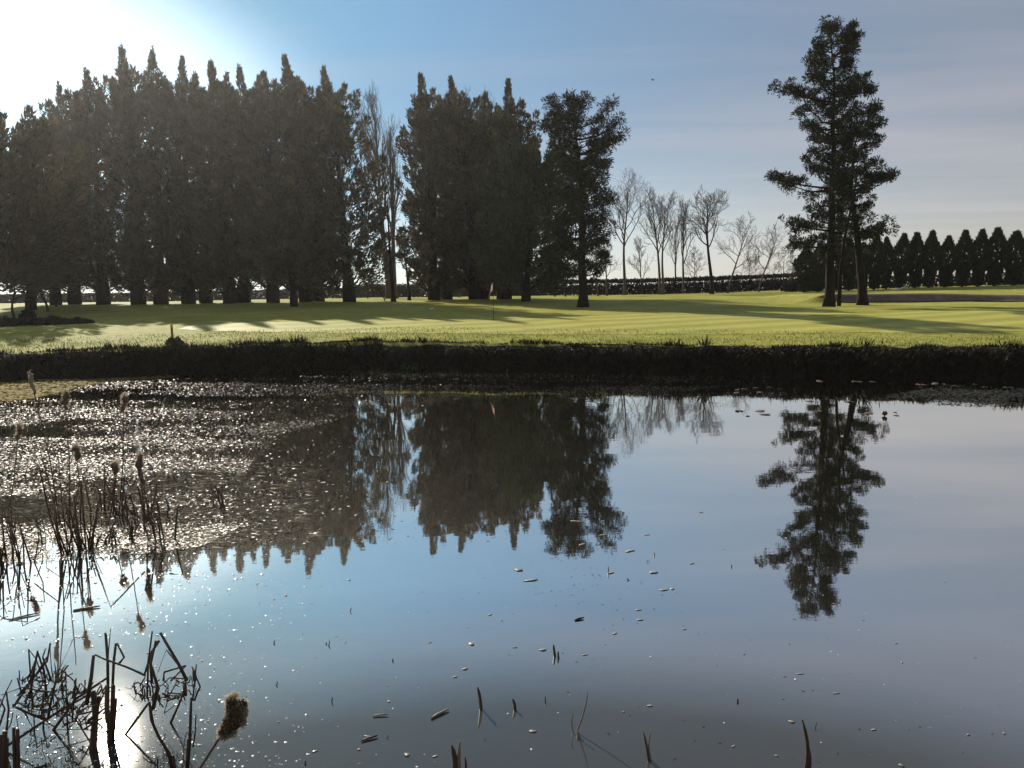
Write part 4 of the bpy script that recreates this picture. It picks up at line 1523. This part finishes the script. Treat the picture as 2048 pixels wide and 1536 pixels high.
# ------------------------------------------------------------------ reeds
def stem_obj(root, pts, wid, mat='reed', flat=.45, name='stem', root_it=True):
    """a reed stem through pts (world) ; wid = full width at foot, tapering a little"""
    pts = np.asarray(pts, float)
    if root_it and 0 < pts[0][2] < .16:        # the foot goes down into the water
        d = pts[0] - pts[1]
        d /= np.linalg.norm(d)
        d[2] = min(d[2], -.35)
        pts = np.vstack([pts[0] + d * (pts[0][2] + .06) / -d[2], pts])
    pts = pts - np.array(root.location)
    n = len(pts)
    mb = MB()
    wd = np.linspace(wid, wid * .72, n) * .5
    mb.tube(pts, wd, 6, True, flat)
    return mb.build(name, M[mat], root)


def reed_clump(u, v, n, hmin, hmax, spread, seed, label, bent=.55, wid=.021, lean=.16):
    rng = np.random.default_rng(seed)
    b = at_z(u, v, 0)
    root = empty('reed_clump', b)
    tag(root, label, 'reeds', 'broken reed clumps in the pond')
    for k in range(max(5, int(n * .68))):
        a = rng.random() * 6.28
        r = spread * math.sqrt(rng.random())
        p = b + np.array([math.cos(a) * r, math.sin(a) * r * .6, -.08])
        h = hmin + (hmax - hmin) * rng.random() ** 1.3
        d = np.array([rng.normal() * lean, rng.normal() * lean, 1])
        q1 = p + d * (h * .5 + .08)
        q2 = p + d * (h + .08) + np.array([rng.normal() * .04, 0, 0])
        pts = [p, q1, q2]
        if rng.random() < bent:
            an = rng.random() * 6.28
            l = h * (.25 + .5 * rng.random())
            pts.append(q2 + np.array([math.cos(an) * l * .8, math.sin(an) * l * .5, -l * (.1 + .7 * rng.random())]))
        stem_obj(root, pts, wid * (.5 + .9 * rng.random()))
    return root


RC = [
    (12, 1122, 16, .35, 1.0, .22, 'dense dark reed clump cut by the left edge in the weed'),
    (38, 1132, 12, .3, .75, .18, 'reed clump right beside the dense one at the left edge'),
    (142, 1108, 16, .4, 1.45, .14, 'tallest dark reed clump standing at the edge of the weed mat'),
    (166, 1100, 14, .3, .9, .12, 'bushy reed clump leaning on the right of the tallest clump'),
    (112, 1092, 8, .2, .5, .18, 'thin bent reed stems left of the tallest clump'),
    (198, 1020, 10, .25, .7, .16, 'short broad reed clump in the bright glitter'),
    (232, 1030, 9, .25, .8, .16, 'loose reed clump in the middle of the glitter'),
    (222, 1090, 9, .1, .3, .08, 'squat rotten reed stump at the weed edge'),
    (258, 1075, 8, .15, .4, .1, 'squat reed stump right of the rotten one'),
    (288, 1040, 12, .3, 1.0, .14, 'upright reed clump right of the glitter'),
    (328, 1080, 11, .2, .6, .2, 'ragged reed clump fanning out over the dark weed'),
    (312, 1035, 10, .2, .6, .22, 'tangled thin reed stems in the dark weed'),
    (440, 1018, 10, .15, .42, .1, 'small isolated reed fan in the dark weed'),
    (188, 1098, 6, .15, .4, .05, 'short narrow reed stub by the bushy clump'),
]
for i, (u, v, n, h0, h1, sp, lab) in enumerate(RC):
    reed_clump(u, v, n, h0, h1, sp, 1500 + i, lab)


def cattail(u, v, tu, tv, hl, hw, label, seed, mat='headpale', fluff=700, dY=0.0):
    rng = np.random.default_rng(seed)
    b = at_z(u, v, 0)
    top = at_y(tu, tv, b[1] + dY)
    root = empty('cattail', b)
    tag(root, label, 'cattail', 'cattails in the pond')
    top = top - b
    d = top / np.linalg.norm(top)
    hb = top - d * hl
    mb = MB()
    mb.tube([(0, 0, -.1), hb * .5 + np.array([.03, 0, 0]), hb, top + d * .03], [.009, .008, .007, .003], 6)
    mb.build('stalk', M['reed'], root, True)
    mb = MB()
    s = np.linspace(0, 1, 12)
    rr = hw * .5 * np.array([.2, .55, .7, .8, .95, .8, .85, 1.05, 1.1, .95, .6, .15]) * (1 + .2 * rng.normal(size=12)).clip(.5, 1.5)
    mb.tube([hb + (top - hb) * q + np.array([.014 * math.sin(q * 7 + seed) - .03 * max(0, q - .8), .0, 0]) for q in s], rr, 12)
    mb.build('seed_head', M[mat], root, True)
    mb = MB()
    q = rng.random(fluff) ** .6 * 1.04
    P = hb[None] + (top - hb)[None] * q[:, None]
    o = rng.normal(size=(fluff, 3))
    o /= np.linalg.norm(o, axis=1)[:, None]
    mb.leaves(P + o * hw * .36 * (.6 + .6 * rng.random(fluff))[:, None], o + rng.normal(size=(fluff, 3)) * .6, hw * (.2 + .5 * rng.random(fluff)), .006, rng)
    mb.build('fluff', M['fluff'], root)


cattail(120, 1040, 60, 745, .30, .05, 'pale slim cattail leaning far to the left above the weed', 1, 'straw', 120)
cattail(138, 1045, 131, 782, .26, .07, 'upright fluffy cattail with a hooked pale top', 2)
cattail(236, 1030, 249, 790, .26, .07, 'upright pale cattail right of the hooked one', 3)
cattail(12, 1040, 40, 848, .24, .065, 'nodding cattail near the left edge', 4)
cattail(160, 1060, 153, 890, .22, .075, 'dark stout cattail with a greenish cap beside the tallest reeds', 5)
cattail(214, 1050, 232, 924, .17, .08, 'short ragged cattail bursting into white fluff', 6)
cattail(287, 1055, 279, 905, .45, .075, 'thick dark cattail column right of the glitter', 7)

# foreground broken reeds, traced stem by stem; each clump stands at its own distance
K = 448 / 2048.0
FG = {
    'A': ('tangle of broken dark reeds at the lower left', 4.75, [
        ([(262, 450), (280, 700), (300, 1000)], 16), ([(345, 465), (310, 640), (270, 900)], 20), ([(340, 470), (400, 640), (430, 900)], 20), ([(460, 395), (430, 560), (300, 720), (120, 980)], 18), ([(455, 400), (470, 620), (490, 760)], 8),
        ([(420, 440), (390, 520), (470, 740)], 16), ([(430, 520), (330, 680), (160, 880)], 14), ([(540, 625), (470, 900), (440, 1080)], 20), ([(600, 650), (610, 1000), (625, 1280)], 14), ([(550, 630), (690, 750), (660, 900)], 13),
        ([(695, 715), (660, 1100)], 14), ([(265, 455), (330, 540), (390, 720)], 10), ([(110, 730), (50, 850), (0, 980)], 10), ([(55, 830), (80, 1000), (60, 1180)], 18), ([(0, 905), (45, 1000), (0, 1130)], 18), ([(140, 980), (300, 1050), (420, 1090)], 26),
        ([(10, 870), (200, 800), (300, 790)], 8), ([(310, 1060), (315, 1290)], 14), ([(400, 1000), (395, 1240)], 18), ([(560, 640), (575, 900)], 12), ([(120, 1030), (100, 1130), (60, 1200)], 10), ([(190, 980), (300, 1170)], 8)]),
    'B': ('pair of stout broken reed stems with a folded cross piece', 4.72, [
        ([(965, 300), (985, 560), (990, 1200)], 26), ([(1010, 262), (990, 500)], 8), ([(1060, 395), (1040, 560), (1010, 1200)], 24), ([(1070, 395), (1135, 525), (1085, 585)], 17), ([(855, 505), (835, 700), (790, 960)], 30), ([(868, 500), (965, 545), (1150, 610), (1330, 690)], 17),
        ([(740, 760), (820, 850), (900, 1000)], 15), ([(730, 765), (690, 880), (640, 1000)], 15), ([(975, 715), (700, 900), (480, 1200)], 22), ([(820, 860), (550, 1010), (295, 1180)], 20), ([(850, 830), (870, 1050), (850, 1300)], 50), ([(900, 880), (880, 1100), (870, 1250)], 34),
        ([(975, 780), (975, 1000), (985, 1120)], 36), ([(1035, 780), (1030, 1000), (1010, 1200)], 40), ([(1062, 900), (1045, 1160)], 22), ([(960, 830), (900, 960)], 14), ([(880, 1110), (980, 1210)], 12), ([(850, 1250), (900, 1450)], 20), ([(700, 1100), (780, 1230)], 14), ([(480, 1190), (760, 1180)], 8)]),
    'C': ('reed stems with a long bent spike and knotted tangle, right of the pair', 4.8, [
        ([(1320, 685), (1390, 470), (1455, 370)], 20), ([(1392, 285), (1355, 560), (1345, 900)], 15), ([(1425, 370), (1375, 600), (1390, 760)], 20), ([(1370, 560), (1440, 790), (1400, 1000)], 28), ([(1465, 300), (1640, 600), (1710, 740)], 28),
        ([(1700, 600), (1500, 660), (1495, 740)], 17), ([(1700, 600), (1560, 740)], 13), ([(1330, 700), (1280, 785)], 12), ([(1360, 940), (1170, 1200)], 22), ([(1660, 900), (1580, 1080), (1510, 1240)], 20), ([(1520, 455), (1440, 670)], 4), ([(1520, 455), (1640, 610)], 10),
        ([(1380, 790), (1480, 780), (1550, 710), (1680, 720)], 10), ([(1690, 740), (1690, 880)], 34), ([(1540, 850), (1700, 860)], 12), ([(1530, 920), (1680, 880)], 14), ([(1200, 880), (1260, 930), (1290, 860)], 6), ([(1500, 1040), (1530, 930)], 8), ([(1500, 1040), (1600, 960)], 7),
        ([(1620, 740), (1540, 890)], 10), ([(1280, 790), (1330, 930)], 10), ([(1345, 880), (1390, 1010), (1410, 850)], 18)]),
    'D': ('thin folded reed pair standing right of the bent spike', 4.7, [
        ([(1795, 590), (1780, 760), (1760, 920)], 12), ([(1755, 610), (1830, 790), (1775, 920)], 15), ([(1765, 620), (1775, 740)], 20), ([(1745, 690), (1660, 760)], 8), ([(1750, 700), (1765, 800)], 8)]),
}
for key, (lab, Y0, stems) in FG.items():
    rng = np.random.default_rng(1700 + ord(key))
    fx = np.mean([s[0][-1][0] for s in stems]) * K
    b = at_y(fx, 1200 + 1240 * K, Y0)
    b[2] = 0
    root = empty('reed_clump', b)
    tag(root, lab, 'reeds', 'broken reed clumps in the pond')
    for pl, wd in stems:
        yj = Y0 + rng.normal() * .07
        tl = rng.normal() * .03
        pts = [at_y(a * K, 1200 + c * K, yj + tl * i) for i, (a, c) in enumerate(pl)]
        stem_obj(root, pts[::-1], wd * 1.25 * K / 1480 * 5.4)
    # fine litter caught in the tangle
    box = {'A': (190, 580, 700, 1090, 130), 'B': (560, 960, 820, 1200, 80), 'C': (1230, 1720, 750, 930, 60), 'D': (1740, 1800, 700, 900, 3)}[key]
    for k in range(box[4]):
        a, c = rng.uniform(box[0], box[1]), rng.uniform(box[2], box[3])
        ang = rng.normal(0.9, .8) if key != 'C' else rng.random() * 6.28
        l = rng.uniform(40, 170) if key != 'C' else rng.uniform(30, 110)
        Y1 = Y0 + rng.normal() * .1
        p = at_y(a * K, 1200 + c * K, Y1)
        e_ = at_y((a + math.cos(ang) * l) * K, 1200 + (c - math.sin(ang) * l) * K, Y1 + rng.normal() * .05)
        m_ = (p + e_) / 2 + rng.normal(size=3) * .01
        stem_obj(root, [p, m_, e_], rng.uniform(7, 20) * K / 1480 * 5.4, root_it=False)

# stout stubs and stalks at the bottom edge
ST = [
    ('wide dark rotten reed stub at the bottom left corner', 4.25, [([(45, 1200), (40, 1400), (30, 1620)], 62), ([(10, 1230), (5, 1620)], 40), ([(70, 1260), (65, 1620)], 30)]),
    ('second rotten reed stub right of the corner one, pointed', 4.25, [([(125, 1165), (130, 1400), (140, 1640)], 40), ([(160, 1180), (165, 1400), (170, 1640)], 42), ([(150, 1050), (180, 1300)], 10)]),
    ('tall curved pale reed stalk sweeping down to the bottom edge', 4.45, [([(1365, 930), (1385, 1100), (1450, 1250), (1545, 1400), (1590, 1640)], 34), ([(1375, 960), (1410, 1150), (1480, 1300), (1560, 1480), (1600, 1640)], 16), ([(1580, 1420), (1610, 1640)], 40)]),
    ('straight brown reed stalk rising from the bottom edge', 4.4, [([(1750, 890), (1745, 1000), (1735, 1300), (1710, 1640)], 30), ([(1790, 1050), (1785, 1200), (1765, 1345)], 15), ([(1705, 1210), (1685, 1300), (1680, 1380)], 9), ([(1720, 1270), (1700, 1640)], 26), ([(1710, 1210), (1735, 1260)], 8)]),
]
for i, (lab, Y0, stems) in enumerate(ST):
    a, c = stems[0][0][-1]
    b = at_y(a * K, 1200 + c * K, Y0)
    b[2] = 0
    root = empty('reed_stub', b)
    tag(root, lab, 'reed stub', 'reed stubs by the near bank')
    for pl, wd in stems:
        pts = [at_y(q * K, 1200 + r * K, Y0) for q, r in pl]
        stem_obj(root, pts[::-1], wd * K / 1480 * 5.0, flat=.6)

# single stubs standing in open water.  (base, top, width px, label)
SB = [
    ((1110, 1312), (1107, 1289), 5, 'taller of the paired dark stubs in mid pond'), ((1117, 1317), (1116, 1303), 4, 'shorter of the paired dark stubs in mid pond'),
    ((962, 1418), (955, 1374), 6.5, 'dark leaning stub left of centre near the bottom'), ((1030, 1420), (1025, 1397), 6, 'short pointed dark stub right of the leaning one'),
    ((1090, 1405), (1089, 1392), 2.5, 'tiny thin stalk right of the short pointed stub'), ((1147, 1466), (1147, 1423), 2.6, 'thin grey straw beside the slanting straw'),
    ((1153, 1466), (1176, 1381), 3.2, 'long slanting pale straw rising from a small stub'), ((1157, 1476), (1155, 1462), 7, 'small dark stub at the foot of the slanting straw'),
    ((1298, 1522), (1287, 1464), 4.5, 'left blade of a thin v shaped pair at the bottom'), ((1302, 1520), (1303, 1460), 3.2, 'right pale blade of the thin v shaped pair'),
    ((1608, 1560), (1604, 1439), 7, 'tall dark stub at the bottom right, tapering'), ((1614, 1560), (1616, 1489), 6, 'shorter stub leaning on the tall bottom right one'),
    ((1475, 1406), (1475, 1396), 4, 'lone tiny dark stub right of centre'), ((908, 1560), (903, 1490), 11, 'broad dark stub at the bottom edge, blunt topped'),
    ((920, 1560), (920, 1481), 7, 'slim pale capped stub beside the broad bottom one'), ((931, 1560), (930, 1513), 5, 'lowest stub of the bottom edge trio'),
    ((1216, 1146), (1216, 1132), 2.2, 'thin upright stalk standing in a pale leaf'), ((1258, 1161), (1253, 1156), 2.4, 'short bent reddish stalk near the pale pointed leaf'),
    ((1309, 1112), (1308, 1104), 2.0, 'tiny leaning twig above the pale pointed leaf'), ((1463, 1135), (1463, 1129), 2.4, 'tiny dark twig in the open water at right'),
    ((786, 1324), (786, 1317), 3, 'tiny dark twig in the open water left of centre'), ((664, 1406), (666, 1393), 2.4, 'short curved twig left of centre near the bottom'),
    ((553, 1372), (554, 1362), 2.2, 'tiny twig right of the foreground reeds'), ((657, 1292), (659, 1280), 2.2, 'taller of two thin twigs left of centre'), ((652, 1290), (652, 1284), 2.4, 'shorter of two thin twigs left of centre'),
    ((548, 1288), (549, 1280), 2.6, 'small twig above the big fluffy cattail'), ((700, 1224), (703, 1215), 1.8, 'hair thin twig near the tree reflection tips'), ((1630, 1458), (1634, 1444), 1.8, 'thin wisp right of the tall bottom right stub'),
    ((610, 1530), (611, 1520), 3, 'tiny stalk at the bottom edge left of centre'), ((775, 1478), (775, 1469), 2, 'tiny stalk among floating bits near the bottom'),
]
for i, (bp, tp, wd, lab) in enumerate(SB):
    rng = np.random.default_rng(1800 + i)
    b = at_z(bp[0], min(bp[1], 1531), 0) if bp[1] < 1540 else at_z(bp[0], bp[1], 0)
    tpt = at_y(tp[0], tp[1], b[1] + .02)
    w_m = wd / 1480 * np.linalg.norm(b - EYE)
    mb = MB()
    d = tpt - b
    q = np.linspace(-.25, 1, 8)
    bow = rng.normal() * .06
    pts = [d * s + np.array([bow * np.linalg.norm(d) * math.sin(max(s, 0) * 3.1), 0, 0]) for s in q]
    wt = w_m * .5 * np.array([1, 1, 1, .97, .92, .85, .7, .32]) * (1 + .05 * rng.normal(size=8))
    mb.tube(pts, wt, 8, True, .7)
    o = mb.build('reed_stub', M['straw'] if 'pale' in lab or 'straw' in lab else M['reed'], None, True)
    o.location = b
    tag(o, lab, 'reed stub', 'single stubs in the open water')

# floating sticks
for (u0, v0, u1, v1, wd, mt, lab) in ((862, 1437, 897, 1418, 5, 'straw', 'pale straw stick floating at an angle left of the leaning stub'), (1149, 1240, 1168, 1235, 4, 'darkbit', 'dark stick floating in mid pond'),
                                      (722, 1482, 755, 1471, 4, 'darkbit', 'dark twig floating among pale bits near the bottom'), (745, 1432, 776, 1428, 3, 'straw', 'thin grey twig floating left of centre near the bottom'),
                                      (146, 1221, 200, 1212, 4, 'straw', 'bright straw floating between the weed edge and foreground reeds'), (17, 1240, 80, 1225, 3, 'straw', 'thin straw floating near the left edge')):
    a, c = at_z(u0, v0, .008), at_z(u1, v1, .012)
    wm = wd / 1480 * np.linalg.norm(a - EYE) * .5
    mb = MB()
    dd = c - a
    pr = np.array([-dd[1], dd[0], 0])
    mb.tube([dd * 0, dd * .35 + pr * .04, dd * .7 + pr * .02, dd], [wm * .6, wm, wm * .9, wm * .5], 6)
    o = mb.build('floating_stick', M[mt], None, True)
    o.location = a
    tag(o, lab, 'stick', 'sticks floating on the pond')

# ------------------------------------------------------------------ the big fluffy cattail in front
rng = np.random.default_rng(1900)
Yc = 4.0
foot = at_y(395, 1545, 3.72)
hb = at_y(441, 1472, Yc)
ht = at_y(488, 1400, Yc + .03)
root = empty('cattail', (foot[0] - .03, foot[1] - .05, 0))
tag(root, 'large bursting brown cattail with pale fluff leaning right in front', 'cattail', 'cattails in the pond')
rl = np.array(root.location)
mb = MB()
mb.tube([np.array([0, 0, -.08]), foot - rl, hb - rl, (hb + ht) / 2 - rl], [.009, .0085, .0075, .006], 8)
mb.build('stalk', M['reed'], root, True)
mb = MB()
tipd = at_y(494, 1393, Yc + .03) - rl
mb.tube([(ht - rl) * .9 + (hb - rl) * .1, tipd], [.005, .003], 6)
mb.build('spike', M['reed'], root, True)
mb = MB()
fb = MB()
pxm = np.linalg.norm(hb - EYE) / 1480.0
for (u, v, ru, rv) in ((449, 1462, 11, 9), (458, 1452, 14, 12), (466, 1442, 17, 14), (474, 1436, 15, 15), (472, 1424, 13, 12), (479, 1414, 13, 13), (484, 1408, 9, 9), (461, 1414, 8, 14), (463, 1402, 9, 9), (459, 1424, 7, 8)):
    c = at_y(u, v, Yc + rng.normal() * .008) - rl
    mb.lump(c, ru * pxm, ru * pxm * .85, rv * pxm, rng, 10, 14, .10)
    n = 220
    o_ = rng.normal(size=(n, 3))
    o_ /= np.linalg.norm(o_, axis=1)[:, None]
    fb.leaves(c + o_ * np.array([ru, ru * .85, rv]) * pxm * .93, o_ + rng.normal(size=(n, 3)) * .6, .010 + .014 * rng.random(n), .0026, rng)
mb.build('seed_head', M['head'], root, True)
fb.build('fluff', M['fluff'], root)
mb = MB()
for (u, v, ru, rv) in ((447, 1473, 8, 4), (455, 1470, 9, 5), (464, 1466, 8, 6), (468, 1391, 6, 4), (458, 1396, 5, 4), (491, 1426, 3, 9), (487, 1444, 4, 7)):
    c = at_y(u, v, Yc - .01) - rl
    n = 420
    P = c + rng.normal(size=(n, 3)) * np.array([ru, ru, rv]) * pxm * .5
    mb.leaves(P, rng.normal(size=(n, 3)), .008 + .016 * rng.random(n), .0035, rng)
o = mb.build('seed_fluff', M['fluff'], root)
o['label'] = 'pale cottony fluff bursting from the head'

# ------------------------------------------------------------------ thin haze over the course, added mostly to veil the trees like lens glare
m, t, o = new_mat('haze')
pv = t.nodes.new('ShaderNodeVolumePrincipled')
pv.inputs['Color'].default_value = (0.95, 0.93, 0.90, 1)
pv.inputs['Density'].default_value = 0.00024
pv.inputs['Anisotropy'].default_value = 0.74
t.links.new(pv.outputs[0], o.inputs['Volume'])
mb = MB()
x0, x1, y0, y1, z0, z1 = -1700, 1800, -1000, 2600, -1.8, 31
mb.add([(x0, y0, z0), (x1, y0, z0), (x1, y1, z0), (x0, y1, z0), (x0, y0, z1), (x1, y0, z1), (x1, y1, z1), (x0, y1, z1)],
       [(0, 3, 2, 1), (4, 5, 6, 7), (0, 1, 5, 4), (1, 2, 6, 5), (2, 3, 7, 6), (3, 0, 4, 7)])
tag(mb.build('haze', m), 'thin pale haze added over the whole course, mostly standing in for lens glare', 'haze', kind='stuff')
